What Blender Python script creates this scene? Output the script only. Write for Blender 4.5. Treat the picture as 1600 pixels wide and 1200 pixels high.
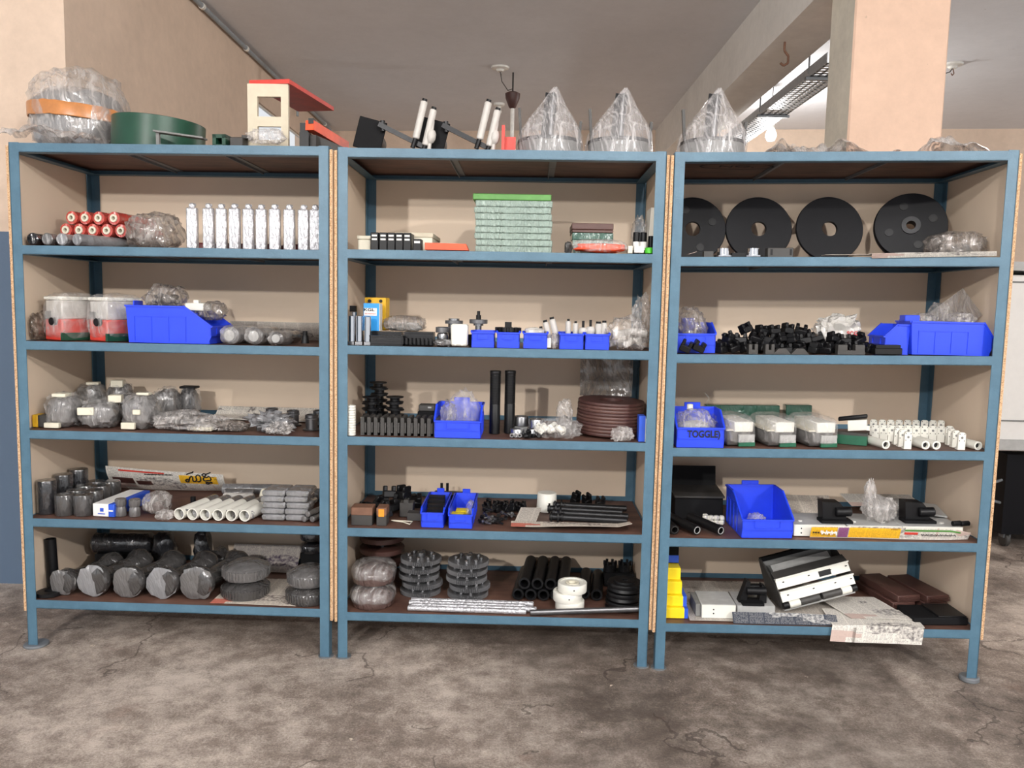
import bpy, bmesh, math, random
from mathutils import Vector, Matrix, Euler, noise
for o in list(bpy.data.objects): bpy.data.objects.remove(o)
SC = bpy.context.scene
COL = SC.collection
R = math.radians
# ---------------------------------------------------------------- camera
F, PITCH, ROLL, CH = 1245.2, R(5.617), R(1.2145), 1.4048
cam = bpy.data.objects.new('camera', bpy.data.cameras.new('camera')); COL.objects.link(cam)
cam.data.sensor_fit = 'HORIZONTAL'; cam.data.sensor_width = 36.0; cam.data.lens = 36.0 * F / 1600
cam.data.clip_start = .05
cam.location = (0, 0, CH)
cam.rotation_euler = (Matrix.Rotation(R(90) - PITCH, 3, 'X') @ Matrix.Rotation(ROLL, 3, 'Z')).to_euler()
SC.camera = cam
SC.view_settings.view_transform = 'Standard'; SC.view_settings.look = 'None'
SC.view_settings.exposure = 0.15; SC.view_settings.gamma = 1.0; SC.view_settings.use_curve_mapping = False
# ---------------------------------------------------------------- world and room lights
W = bpy.data.worlds.new('world'); SC.world = W; W.use_nodes = True
W.node_tree.nodes['Background'].inputs[0].default_value = (.93, .96, 1, 1)
W.node_tree.nodes['Background'].inputs[1].default_value = .78
def lamp(name, loc, energy, radius, color=(1, .97, .93)):
    d = bpy.data.lights.new(name, 'POINT'); d.energy = energy; d.shadow_soft_size = radius; d.color = color
    o = bpy.data.objects.new(name, d); o.location = loc; COL.objects.link(o); return o
# ceiling bulbs of the hall behind the photographer, placed by the shadows they throw inside the racks and under them
lamp('bulb_right_offscreen', (4.0, -2.0, 2.95), 410, .07)
lamp('bulb_left_offscreen', (-2.1, -2.2, 2.70), 410, .07)
lamp('bulb_aisle_offscreen', (.6, -.1, 2.90), 150, .06)
# ---------------------------------------------------------------- materials
def C(r, g, b):
    f = lambda c: (c / 255 / 12.92) if c <= 10 else ((c / 255 + .055) / 1.055) ** 2.4
    return (f(r), f(g), f(b), 1)
MATS = {}
class NT:
    def __init__(s, name):
        s.m = bpy.data.materials.new(name); s.m.use_nodes = True; s.t = s.m.node_tree
        s.b = s.t.nodes['Principled BSDF']; s.out = s.t.nodes['Material Output']; MATS[name] = s.m
        s.tc = s.n('ShaderNodeTexCoord')
    def n(s, t, **k):
        x = s.t.nodes.new(t)
        for a, v in k.items(): setattr(x, a, v)
        return x
    def l(s, a, b): s.t.links.new(a, b)
    def noise(s, scale, detail=4, rough=.6, vec=None, stretch=None, coord='Object'):
        x = s.n('ShaderNodeTexNoise'); x.inputs['Scale'].default_value = scale
        x.inputs['Detail'].default_value = detail; x.inputs['Roughness'].default_value = rough
        v = vec or s.tc.outputs[coord]
        if stretch:
            mp = s.n('ShaderNodeMapping'); mp.inputs['Scale'].default_value = stretch; s.l(v, mp.inputs[0]); v = mp.outputs[0]
        s.l(v, x.inputs['Vector']); return x.outputs['Fac']
    def ramp(s, fac, *stops):
        x = s.n('ShaderNodeValToRGB'); e = x.color_ramp.elements
        while len(e) < len(stops): e.new(.5)
        for el, (p, c) in zip(e, stops): el.position = p; el.color = c if len(c) == 4 else (*c, 1)
        s.l(fac, x.inputs[0]); return x.outputs[0]
    def mix(s, fac, a, b):
        x = s.n('ShaderNodeMix', data_type='RGBA')
        for sock, v in ((x.inputs[0], fac), (x.inputs[6], a), (x.inputs[7], b)):
            if hasattr(v, 'is_output') or hasattr(v, 'links'): s.l(v, sock)
            else: sock.default_value = v
        return x.outputs[2]
    def math(s, op, a, b=0.0):
        x = s.n('ShaderNodeMath', operation=op)
        for sock, v in ((x.inputs[0], a), (x.inputs[1], b)):
            if isinstance(v, (int, float)): sock.default_value = v
            else: s.l(v, sock)
        return x.outputs[0]
    def bump(s, h, strength=.3, dist=.01):
        x = s.n('ShaderNodeBump'); x.inputs['Strength'].default_value = strength; x.inputs['Distance'].default_value = dist
        s.l(h, x.inputs['Height']); s.l(x.outputs[0], s.b.inputs['Normal'])
    def set(s, **k):
        for a, v in k.items():
            i = s.b.inputs[a.replace('_', ' ')]
            if hasattr(v, 'links'): s.l(v, i)
            else: i.default_value = v
        return s
BK = (0, 0, 0, 1); WH = (1, 1, 1, 1)
def plain(name, col, rough=.5, metal=0, vary=.12, nscale=25, bump=0, spec=.5):
    t = NT(name); f = t.noise(nscale, 5)
    dark = tuple(c * (1 - vary) for c in col[:3]) + (1,); lite = tuple(min(1, c * (1 + vary)) for c in col[:3]) + (1,)
    t.set(Base_Color=t.ramp(f, (.3, dark), (.7, lite)), Roughness=rough, Metallic=metal, Specular_IOR_Level=spec)
    if bump: t.bump(t.noise(nscale * 4, 3), bump, .004)
    return t.m
def _creases(t, scale):
    """facets and gathered streaks of stretched film -> (height, crease mask)"""
    nz = t.n('ShaderNodeTexNoise'); nz.inputs['Scale'].default_value = scale * .5; nz.inputs['Detail'].default_value = 3
    t.l(t.tc.outputs['Object'], nz.inputs['Vector']); sc = t.n('ShaderNodeVectorMath', operation='SCALE'); sc.inputs[3].default_value = 1.2 / scale; t.l(nz.outputs['Color'], sc.inputs[0])
    ad = t.n('ShaderNodeVectorMath', operation='ADD'); t.l(t.tc.outputs['Object'], ad.inputs[0]); t.l(sc.outputs[0], ad.inputs[1])
    mp = t.n('ShaderNodeMapping'); mp.inputs['Scale'].default_value = (1.3, 1.3, .5); mp.inputs['Rotation'].default_value = (.5, .6, .3); t.l(ad.outputs[0], mp.inputs[0])
    v = t.n('ShaderNodeTexVoronoi', feature='DISTANCE_TO_EDGE'); v.inputs['Scale'].default_value = scale; t.l(mp.outputs[0], v.inputs['Vector'])
    st = t.noise(scale * 3.2, 3, .6, vec=mp.outputs[0], stretch=(2.4, .5, .5))
    h = t.math('ADD', t.math('MULTIPLY', v.outputs['Distance'], 1.1), t.math('MULTIPLY', st, .45))
    line = t.ramp(v.outputs['Distance'], (.0, (1, 1, 1)), (.07, (0, 0, 0)))
    return h, line, st
def film_solid(name, col, lite, scale=16, rough=.11, bump=1.0):
    """opaque goods under tight stretch film: creased glossy skin"""
    t = NT(name); h, line, st = _creases(t, scale)
    t.set(Base_Color=t.mix(.12, col, lite), Roughness=rough, Specular_IOR_Level=.8, Coat_Weight=.8, Coat_Roughness=.08)
    t.bump(h, bump, .010); return t.m
def film_clear(name, tint, op=.35, scale=9, rough=.1):
    """thin clear polythene"""
    t = NT(name); h, line, st = _creases(t, scale)
    t.set(Base_Color=tint, Roughness=rough, Specular_IOR_Level=1.0, Coat_Weight=.5, Coat_Roughness=.05); t.bump(h, .7, .012)
    tr = t.n('ShaderNodeBsdfTransparent'); mx = t.n('ShaderNodeMixShader')
    fac = t.math('ADD', t.math('MULTIPLY', line, op * .5), t.ramp(st, (.42, (op * .45,) * 3), (.72, (min(1, op * 1.5),) * 3)))
    t.l(fac, mx.inputs[0]); t.l(tr.outputs[0], mx.inputs[1]); t.l(t.b.outputs[0], mx.inputs[2]); t.l(mx.outputs[0], t.out.inputs[0])
    return t.m
def foil(name, col=C(232, 232, 236)):
    t = NT(name); h, line, st = _creases(t, 55)
    t.set(Base_Color=t.mix(.3, col, C(150, 150, 154)), Metallic=.55, Roughness=.22); t.bump(h, .9, .006); return t.m
def paper(name, base, ink, accent=None, scale=1.0, dens=.55):
    """newsprint: columns of fine text lines, darker picture blocks, optional colour blocks"""
    t = NT(name); sep = t.n('ShaderNodeSeparateXYZ'); t.l(t.tc.outputs['UV'], sep.inputs[0])
    lines = t.math('GREATER_THAN', t.math('FRACT', t.math('MULTIPLY', sep.outputs[1], 190 * scale)), .5)
    cols = t.math('GREATER_THAN', t.math('FRACT', t.math('MULTIPLY', sep.outputs[0], 17 * scale)), .1)
    words = t.math('GREATER_THAN', t.noise(260 * scale, 2, .5, stretch=(1, .35, 1), coord='UV'), .47)
    txt = t.math('MULTIPLY', t.math('MULTIPLY', lines, cols), words)
    blk = t.n('ShaderNodeTexVoronoi', distance='CHEBYCHEV'); blk.inputs['Scale'].default_value = 9 * scale
    mp = t.n('ShaderNodeMapping'); mp.inputs['Scale'].default_value = (1, 1.8, 1); t.l(t.tc.outputs['UV'], mp.inputs[0]); t.l(mp.outputs[0], blk.inputs['Vector'])
    sp = t.n('ShaderNodeSeparateColor'); t.l(blk.outputs['Color'], sp.inputs[0])
    col = t.mix(t.math('MULTIPLY', txt, dens), base, ink)
    pic = t.math('GREATER_THAN', sp.outputs[0], .8)
    pc = t.ramp(t.noise(70 * scale, 4, coord='UV'), (.35, ink), (.65, base))
    col = t.mix(pic, col, pc)
    if accent: col = t.mix(t.math('MULTIPLY', t.math('LESS_THAN', sp.outputs[1], .08), .85), col, accent)
    t.set(Base_Color=col, Roughness=.85, Specular_IOR_Level=.2); return t.m
# ---- setting materials
def wall_mat(name, col, dado=None, vary=.06):
    t = NT(name); f = t.noise(1.6, 6, .6); g = t.noise(14, 6, .7)
    c = t.ramp(t.math('ADD', t.math('MULTIPLY', f, .6), t.math('MULTIPLY', g, .4)), (.35, tuple(x * (1 - vary * 2) for x in col[:3])), (.65, tuple(min(1, x * (1 + vary)) for x in col[:3])))
    ch = t.math('GREATER_THAN', t.noise(38, 3, .6, stretch=(1, 1, .6)), .735)
    c = t.mix(t.math('MULTIPLY', ch, .35), c, C(150, 135, 118))
    if dado:
        sep = t.n('ShaderNodeSeparateXYZ'); t.l(t.tc.outputs['Object'], sep.inputs[0])
        c = t.mix(t.math('LESS_THAN', sep.outputs[2], dado[1]), c, dado[0])
    t.set(Base_Color=c, Roughness=.75, Specular_IOR_Level=.25); t.bump(t.noise(45, 5, .6), .25, .006); return t.m
wall_mat('wall_cream', C(226, 203, 183)); wall_mat('wall_dado', C(226, 203, 183), (C(98, 116, 138), 1.70))
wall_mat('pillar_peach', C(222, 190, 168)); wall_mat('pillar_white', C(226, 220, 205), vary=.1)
wall_mat('ceiling_white', C(230, 231, 235), vary=.03); wall_mat('beam_paint', C(234, 231, 225))
def floor_mat():
    t = NT('concrete'); a = t.noise(1.3, 9, .72); b = t.noise(11, 9, .75); c = t.noise(130, 5, .85)
    h = t.math('ADD', t.math('MULTIPLY', a, .45), t.math('ADD', t.math('MULTIPLY', b, .30), t.math('MULTIPLY', c, .30)))
    col = t.ramp(h, (.40, C(72, 63, 57)), (.5, C(134, 121, 111)), (.60, C(200, 187, 175)))
    sep = t.n('ShaderNodeSeparateXYZ'); t.l(t.tc.outputs['Object'], sep.inputs[0])
    # oily worn slab between x = 0 and the joint at x = 1.5
    def band(sock, lo, hi):
        x = t.n('ShaderNodeMapRange', interpolation_type='SMOOTHSTEP'); x.inputs[1].default_value = lo; x.inputs[2].default_value = hi; t.l(sock, x.inputs[0]); return x.outputs[0]
    wob = t.math('ADD', sep.outputs[0], t.math('MULTIPLY', t.math('SUBTRACT', t.noise(2.5, 5), .5), .9))
    slab = t.math('MULTIPLY', band(wob, -.25, .35), t.math('SUBTRACT', 1.0, band(t.math('ADD', sep.outputs[0], t.math('MULTIPLY', t.math('SUBTRACT', t.noise(6, 4), .5), .06)), 1.49, 1.53)))
    oil = t.ramp(t.noise(2.1, 7, .72), (.43, (0, 0, 0)), (.62, (1, 1, 1)))
    col = t.mix(t.math('MULTIPLY', slab, t.math('ADD', t.math('MULTIPLY', oil, .55), .30)), col, C(72, 62, 55))
    spots = t.ramp(t.noise(5.5, 6, .75), (.62, (0, 0, 0)), (.72, (1, 1, 1)))
    col = t.mix(t.math('MULTIPLY', spots, .45), col, C(70, 60, 56))
    rust = t.math('MULTIPLY', t.ramp(t.noise(3.3, 6, .7), (.6, (0, 0, 0)), (.72, (1, 1, 1))), .3)
    col = t.mix(rust, col, C(120, 84, 68))
    v = t.n('ShaderNodeTexVoronoi', feature='DISTANCE_TO_EDGE'); v.inputs['Scale'].default_value = 1.1
    dv = t.n('ShaderNodeVectorMath', operation='ADD'); nz = t.n('ShaderNodeTexNoise'); nz.inputs['Scale'].default_value = 4; nz.inputs['Detail'].default_value = 6
    t.l(t.tc.outputs['Object'], nz.inputs['Vector']); sc = t.n('ShaderNodeVectorMath', operation='SCALE'); sc.inputs[3].default_value = .45
    t.l(nz.outputs['Color'], sc.inputs[0]); t.l(t.tc.outputs['Object'], dv.inputs[0]); t.l(sc.outputs[0], dv.inputs[1]); t.l(dv.outputs[0], v.inputs['Vector'])
    crack = t.math('MULTIPLY', t.math('LESS_THAN', v.outputs['Distance'], .006), t.math('GREATER_THAN', t.noise(1.7, 3), .5))
    col = t.mix(t.math('MULTIPLY', crack, .55), col, C(60, 50, 45))
    flake = t.math('GREATER_THAN', t.noise(17, 5, .6), .71)
    col = t.mix(t.math('MULTIPLY', flake, .8), col, C(226, 212, 190))
    t.set(Base_Color=col, Roughness=t.ramp(b, (.3, (.5,) * 3), (.7, (.8,) * 3)), Specular_IOR_Level=.35)
    t.bump(t.math('SUBTRACT', h, t.math('MULTIPLY', crack, .3)), .55, .02)
floor_mat()
t = NT('blue_paint'); f = t.noise(9, 6, .7); g = t.noise(70, 4, .7)
c = t.ramp(f, (.3, C(70, 102, 122)), (.7, C(85, 120, 140)))
c = t.mix(t.math('MULTIPLY', t.math('GREATER_THAN', g, .7), .4), c, C(52, 84, 104))
t.set(Base_Color=c, Roughness=.42, Specular_IOR_Level=.5); t.bump(t.noise(120, 4), .25, .003)
plain('laminate_cream', C(232, 211, 188), .6, vary=.03, nscale=3, bump=.05)
t = NT('chipboard'); f = t.noise(220, 3, .8); t.set(Base_Color=t.ramp(f, (.35, C(140, 98, 66)), (.5, C(205, 165, 125)), (.68, C(232, 205, 170))), Roughness=.85); t.bump(f, .5, .004)
t = NT('brown_board'); f = t.noise(6, 6, .7, stretch=(1, 3, 1)); t.set(Base_Color=t.ramp(f, (.35, C(78, 52, 44)), (.65, C(112, 80, 66))), Roughness=.55)
plain('steel_bar', C(120, 124, 128), .5, .3); plain('galvanised', C(180, 186, 192), .4, .6)
plain('conduit_grey', C(150, 158, 164), .5); plain('white_plastic', C(232, 230, 224), .4)
# ---------------------------------------------------------------- mesh helpers
def BM(): return bmesh.new()
def _put(bm, verts, M):
    for v in verts: v.co = M @ v.co
def TR(loc=(0, 0, 0), rx=0, ry=0, rz=0): return Matrix.Translation(loc) @ Euler((R(rx), R(ry), R(rz))).to_matrix().to_4x4()
def box(bm, c, s, rx=0, ry=0, rz=0, bev=0, mi=0):
    g = bmesh.ops.create_cube(bm, size=1)['verts']
    for v in g: v.co = Vector((v.co.x * s[0], v.co.y * s[1], v.co.z * s[2]))
    if bev:
        es = list({e for v in g for e in v.link_edges})
        r_ = bmesh.ops.bevel(bm, geom=es, offset=bev, segments=1, affect='EDGES', profile=.7); g = list({v for f_ in r_['faces'] for v in f_.verts} | {v for v in g if v.is_valid})
    _put(bm, g, TR(c, rx, ry, rz))
    if mi:
        for f_ in {f_ for v in g for f_ in v.link_faces}: f_.material_index = mi
    return bm
def lathe(bm, prof, n=28, M=None, closed=False):
    """prof: (r, z) list turned about z; r == 0 ends close to a point"""
    rings = []
    for r_, z in prof:
        if r_ <= 1e-6: rings.append([bm.verts.new((0, 0, z))])
        else: rings.append([bm.verts.new((r_ * math.cos(2 * math.pi * i / n), r_ * math.sin(2 * math.pi * i / n), z)) for i in range(n)])
    pairs = list(zip(rings, rings[1:])) + ([(rings[-1], rings[0])] if closed else [])
    for a, b in pairs:
        for i in range(n):
            j = (i + 1) % n
            if len(a) == 1 and len(b) == 1: continue
            if len(a) == 1: bm.faces.new((a[0], b[i], b[j]))
            elif len(b) == 1: bm.faces.new((a[i], a[j], b[0]))
            else: bm.faces.new((a[i], a[j], b[j], b[i]))
    if M is not None: _put(bm, [v for ring in rings for v in ring], M)
    return bm
def axisM(p0, p1):
    p0, p1 = Vector(p0), Vector(p1); d = p1 - p0
    return Matrix.Translation(p0) @ d.to_track_quat('Z', 'Y').to_matrix().to_4x4(), d.length
def cyl(bm, p0, p1, r, r1=None, n=20, bev=0):
    M, L = axisM(p0, p1); r1 = r if r1 is None else r1
    if bev: return lathe(bm, [(0, 0), (r - bev, 0), (r, bev), (r1, L - bev), (r1 - bev, L), (0, L)], n, M)
    return lathe(bm, [(0, 0), (r, 0), (r1, L), (0, L)], n, M)
def pipe(bm, p0, p1, ro, ri, n=22):
    M, L = axisM(p0, p1); return lathe(bm, [(ri, 0), (ro, 0), (ro, L), (ri, L)], n, M, closed=True)
def path(bm, pts, r, n=8):
    for a, b in zip(pts, pts[1:]): cyl(bm, a, b, r, n=n)
    return bm
def prism(bm, pts, y0, y1, M=None):
    """polygon in x,z extruded from y0 to y1"""
    a = [bm.verts.new((x, y0, z)) for x, z in pts]; b = [bm.verts.new((x, y1, z)) for x, z in pts]; n = len(pts)
    bm.faces.new(a); bm.faces.new(b[::-1])
    for i in range(n): bm.faces.new((a[i], b[i], b[(i + 1) % n], a[(i + 1) % n]))
    if M is not None: _put(bm, a + b, M)
    return bm
def blob(bm, w, d, h, seed=0, amp=.12, boxy=.5, sub=3, c=(0, 0, 0), crease=1.0, flat=True, M=None):
    """crumpled or tightly wrapped lump resting on z = 0"""
    g = bmesh.ops.create_icosphere(bm, subdivisions=sub, radius=1)['verts']; off = Vector((seed * 7.3, seed * 3.1, seed * 1.7))
    for v in g:
        n = v.co.normalized(); p = n.copy(); e = 1 - boxy * .62
        p = Vector([math.copysign(abs(k) ** e, k) for k in p])
        q = n * 1.7 + off; a = noise.noise(q * 1.2) * .6 + (abs(noise.noise(q * 2.6)) - .25) * crease * .8 + (abs(noise.noise(q * 5.5)) - .25) * crease * .4
        p *= 1 + a * amp * 2
        z = p.z * h / 2 + h / 2
        if flat and z < h * .04: z = h * .0
        v.co = Vector((p.x * w / 2, p.y * d / 2, max(z, 0) if flat else z)) + Vector(c)
    if M is not None: _put(bm, g, M)
    return bm
def sheet(bm, w, d, nx, ny, fn, th=.0012):
    """thin sheet, x in 0..w, y in 0..d, fn(x, y) -> (x, y, z); uv kept"""
    uv = bm.loops.layers.uv.verify(); top = []; bot = []
    for j in range(ny + 1):
        for i in range(nx + 1):
            p = Vector(fn(w * i / nx, d * j / ny)); top.append(bm.verts.new(p + Vector((0, 0, th)))); bot.append(bm.verts.new(p))
    k = lambda i, j: j * (nx + 1) + i
    def uvs(f_, q):
        for lp, (i, j) in zip(f_.loops, q): lp[uv].uv = (w * i / nx, d * j / ny)
    for j in range(ny):
        for i in range(nx):
            q = [(i, j), (i + 1, j), (i + 1, j + 1), (i, j + 1)]
            uvs(bm.faces.new([top[k(*a)] for a in q]), q); uvs(bm.faces.new([bot[k(*a)] for a in q[::-1]]), q[::-1])
    rim = [(i, 0) for i in range(nx)] + [(nx, j) for j in range(ny)] + [(i, ny) for i in range(nx, 0, -1)] + [(0, j) for j in range(ny, 0, -1)]
    for a, b in zip(rim, rim[1:] + rim[:1]): uvs(bm.faces.new([top[k(*a)], bot[k(*a)], bot[k(*b)], top[k(*b)]]), [a, a, b, b])
    return bm
def mesh(name, bm, mat, smooth=40):
    bmesh.ops.recalc_face_normals(bm, faces=bm.faces[:])
    me = bpy.data.meshes.new(name); bm.to_mesh(me); bm.free()
    for m in (mat if isinstance(mat, (list, tuple)) else [mat]): me.materials.append(MATS[m])
    if smooth:
        for p in me.polygons: p.use_smooth = True
        me.set_sharp_from_angle(angle=R(smooth))
    return me
def link(name, me, parent=None, loc=(0, 0, 0), rz=0):
    o = bpy.data.objects.new(name, me); COL.objects.link(o)
    if parent is not None: o.parent = parent
    o.location = loc; o.rotation_euler = (0, 0, rz); return o
def part(root, name, bm, mat, label=None, smooth=40):
    o = link(name, mesh(name, bm, mat, smooth), root)
    if label: o['label'] = label
    return o
def meta(o, label, cat, group=None):
    o['label'] = label; o['category'] = cat
    if group: o['group'] = group
    return o
def settle(o, yaw, rz):
    """the third rack leans: its goods lie on its sloping shelves"""
    if abs(yaw + .0464) < 1e-6 and abs(rz) < 15: o.rotation_euler.y = -.0171
def thing(name, label, cat, at, group=None, rz=0):
    loc, yaw = at; o = link(name, None, None, loc, yaw + R(rz)); o.empty_display_size = .05; settle(o, yaw, rz)
    return meta(o, label, cat, group)
def solo(name, label, cat, bm, mat, at, group=None, rz=0, smooth=40):
    loc, yaw = at; o = link(name, mesh(name, bm, mat, smooth), None, loc, yaw + R(rz)); settle(o, yaw, rz); return meta(o, label, cat, group)
def twin(root, at, label=None, rz=0):
    """copy of a thing with its parts and sub-parts"""
    loc, yaw = at; c = root.copy(); COL.objects.link(c); c.location = loc; c.rotation_euler = (0, 0, yaw + R(rz))
    if label: c['label'] = label
    for ch in [o for o in bpy.data.objects if o.parent == root]:
        k = ch.copy(); COL.objects.link(k); k.parent = c
        for g in [o for o in bpy.data.objects if o.parent == ch]:
            q = g.copy(); COL.objects.link(q); q.parent = k
    return c
def squiggle(root, x0, x1, z, h, n, mat, y=0, name='print_line', th=.0011):
    """unreadable loops of print seen from far off"""
    pts = [(x0 + (x1 - x0) * i / (n * 6), y, z + h * .5 * math.sin(i * 1.9) * (.6 + .4 * math.sin(i * .7))) for i in range(n * 6 + 1)]
    return part(root, name, path(BM(), pts, th, 5), mat)
def text(root, body, size, loc, rot, mat, name='lettering', sx=1.0, bold=0.0):
    cu = bpy.data.curves.new(name, 'FONT'); cu.body = body; cu.size = size; cu.extrude = .0004; cu.align_x = 'CENTER'; cu.align_y = 'CENTER'; cu.offset = bold
    tmp = bpy.data.objects.new(name, cu); COL.objects.link(tmp); dg = bpy.context.evaluated_depsgraph_get()
    me = bpy.data.meshes.new_from_object(tmp.evaluated_get(dg)); bpy.data.objects.remove(tmp)
    me.materials.clear(); me.materials.append(MATS[mat]); o = link(name, me, root, loc); o.rotation_euler = [R(a) for a in rot]; o.scale = (sx, 1, 1); return o
def struct(name, bm, mat, label=None, smooth=30):
    o = link(name, mesh(name, bm, mat, smooth)); o['kind'] = 'structure'
    if label: o['label'] = label
    return o
# ---------------------------------------------------------------- the room
HC = 3.32
def slab(x0, x1, y0, y1, z0, z1, bm=None):
    return box(bm or BM(), ((x0 + x1) / 2, (y0 + y1) / 2, (z0 + z1) / 2), (x1 - x0, y1 - y0, z1 - z0))
struct('floor', slab(-6, 9, -6, 10.5, -.1, 0), 'concrete')
struct('ceiling', slab(-2.13, 9, 3.98, 10.5, HC, HC + .1, slab(-6, 9, -6, 3.98, HC, HC + .1)), 'ceiling_white')
struct('wall_front_left', slab(-6, -2.08, 3.78, 3.98, 0, HC), 'wall_dado')
WY0, WY1, WZ0, WZ1 = 6.5, 8.4, 1.3, 2.99      # the bright window seen past and through the red-topped carton: an opening to the sky
b = BM(); XO = -2.13
for y0, y1, z0, z1 in ((3.98, WY0, 0, HC), (WY1, 9.6, 0, HC), (WY0, WY1, 0, WZ0), (WY0, WY1, WZ1, HC)): slab(XO, -2.08, y0, y1, z0, z1, b)
struct('wall_left', b, 'wall_cream'); b = BM()
for y0, y1, z0, z1 in ((WY0, WY1, WZ0, WZ0 + .02), (WY0, WY1, WZ1 - .012, WZ1), (WY0, WY0 + .02, WZ0, WZ1), (WY1 - .02, WY1, WZ0, WZ1)): slab(XO + .01, XO + .03, y0, y1, z0, z1, b)
struct('window_1', b, 'white_plastic', 'window in the side wall behind the red-topped carton')
b = BM(); box(b, (3.2, 8.72, HC / 2), (11.5, .2, HC), rz=-6.5); struct('wall_back', b, 'wall_cream')
b = BM(); slab(1.49, 1.80, 3.9, 9.0, 2.98, HC, b); struct('trim_1', b, 'beam_paint', 'painted concrete ceiling beam')
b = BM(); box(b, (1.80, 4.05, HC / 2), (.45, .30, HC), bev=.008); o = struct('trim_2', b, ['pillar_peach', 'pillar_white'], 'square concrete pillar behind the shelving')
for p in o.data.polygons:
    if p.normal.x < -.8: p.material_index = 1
# ---------------------------------------------------------------- rack geometry (metres, local x from left post, y from front)
PW, RH, DEP, BOARD = .038, .034, .5535, .002
RACK = [dict(x=-1.919, y=3.0772, yaw=-.0344, w=1.2196, s=.0023, zb=(.0097, 0), sh=[1.9767, 1.5949, 1.2294, .8813, .5289, .1962]),
        dict(x=-.6673, y=3.034, yaw=-.0213, w=1.22, s=.0033, zb=(0, 0), sh=[1.9761, 1.6028, 1.2405, .89, .5295, .19]),
        dict(x=.5802, y=2.9952, yaw=-.0464, w=1.229, s=.0171, zb=(0, .0196), sh=[1.9768, 1.5974, 1.2356, .8788, .5274, .1876])]
def build_rack(k, label):
    q = RACK[k]; w, s = q['w'], q['s']
    root = link('shelving_rack', None, None, (q['x'], q['y'], 0), q['yaw']); meta(root, label, 'shelving rack', 'blue steel shelving racks')
    top = q['sh'][0] + .002
    for i, (x, y, sx, sy) in enumerate([(0, 0, 1, 1), (w, 0, -1, 1), (0, DEP, 1, -1), (w, DEP, -1, -1)]):
        zb = q['zb'][0 if x == 0 else 1] if y == 0 else 0; zt = top + s * x; b = BM(); T = .003
        box(b, (x + sx * PW / 2, y + sy * T / 2, (zb + zt) / 2), (PW, T, zt - zb)); box(b, (x + sx * T / 2, y + sy * PW / 2, (zb + zt) / 2), (T, PW, zt - zb))
        po = part(root, 'post', b, 'blue_paint')
        b = BM()
        if (k, i) == (0, 0): cyl(b, (x + .02, .02, 0), (x + .02, .02, .0095), .046, n=32, bev=.002)
        elif (k, i) == (2, 1): cyl(b, (x - .018, .02, 0), (x - .018, .02, .0195), .036, n=32, bev=.004)
        elif y == 0: cyl(b, (x + sx * .019, .019, 0), (x + sx * .019, .019, .004), .030, n=28)
        else: cyl(b, (x + sx * .019, y - .019, 0), (x + sx * .019, y - .019, .004), .026, n=20)
        part(po, 'foot_disc', b, 'steel_bar')
    def shear(b):
        for v in b.verts: v.co.z += s * v.co.x
        return b
    for iz, z0 in enumerate(q['sh']):
        T = .003
        for nm, y0, sy in (('front_rail', .0002, 1), ('back_rail', DEP - .0002, -1)):
            z = z0 + (.018 if sy < 0 and iz > 1 else 0); b = BM(); box(b, (w / 2, y0 + sy * T / 2, z - RH / 2), (w - 2 * PW + (0 if sy > 0 else .06), T, RH)); box(b, (w / 2, y0 + sy * PW / 2, z - RH + T / 2), (w - 2 * PW, PW, T)); part(root, nm, shear(b), 'blue_paint')
        z = z0
        for x0, sx in ((.0032, 1), (w - .0032, -1)):
            b = BM(); box(b, (x0 + sx * T / 2, DEP / 2, z - RH / 2), (T, DEP - .02, RH)); box(b, (x0 + sx * PW / 2, DEP / 2, z - RH + T / 2), (PW, DEP - .02, T)); part(root, 'side_rail', shear(b), 'blue_paint')
        b = BM(); box(b, (w / 2, DEP / 2, z - BOARD - .0055), (w - .016, DEP - .012, .011)); bo = part(root, 'shelf_board', shear(b), 'brown_board')
        for fx in (.345, .66):
            b = BM(); box(b, (w * fx, DEP / 2, z - BOARD - .0125), (.028, DEP - .08, .003)); box(b, (w * fx - .011, DEP / 2, z - BOARD - .0185), (.003, DEP - .08, .010)); part(root, 'cross_bar', shear(b), 'steel_bar')
    for x0 in (-.0125, w + .0025):
        b = BM(); box(b, (x0 + .005, DEP / 2 + .004, (.15 + top - .012) / 2), (.010, DEP + .006, top - .012 - .15)); shear(b)
        o = part(root, 'side_panel', b, ['laminate_cream', 'chipboard'])
        for p in o.data.polygons:
            if abs(p.normal.y) > .8: p.material_index = 1
    b = BM(); box(b, (w / 2, DEP + .007, (.15 + top - .012) / 2), (w + .02, .012, top - .012 - .15)); part(root, 'back_panel', b, 'laminate_cream')
    return root
build_rack(0, 'blue steel shelving rack holding the red wrapped rolls and foil bars, beside the dado wall')
build_rack(1, 'blue steel shelving rack standing between two others, with the tall stack of flat boxes')
rack3 = build_rack(2, 'blue steel shelving rack with four big black discs, beside the white machine')
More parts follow.
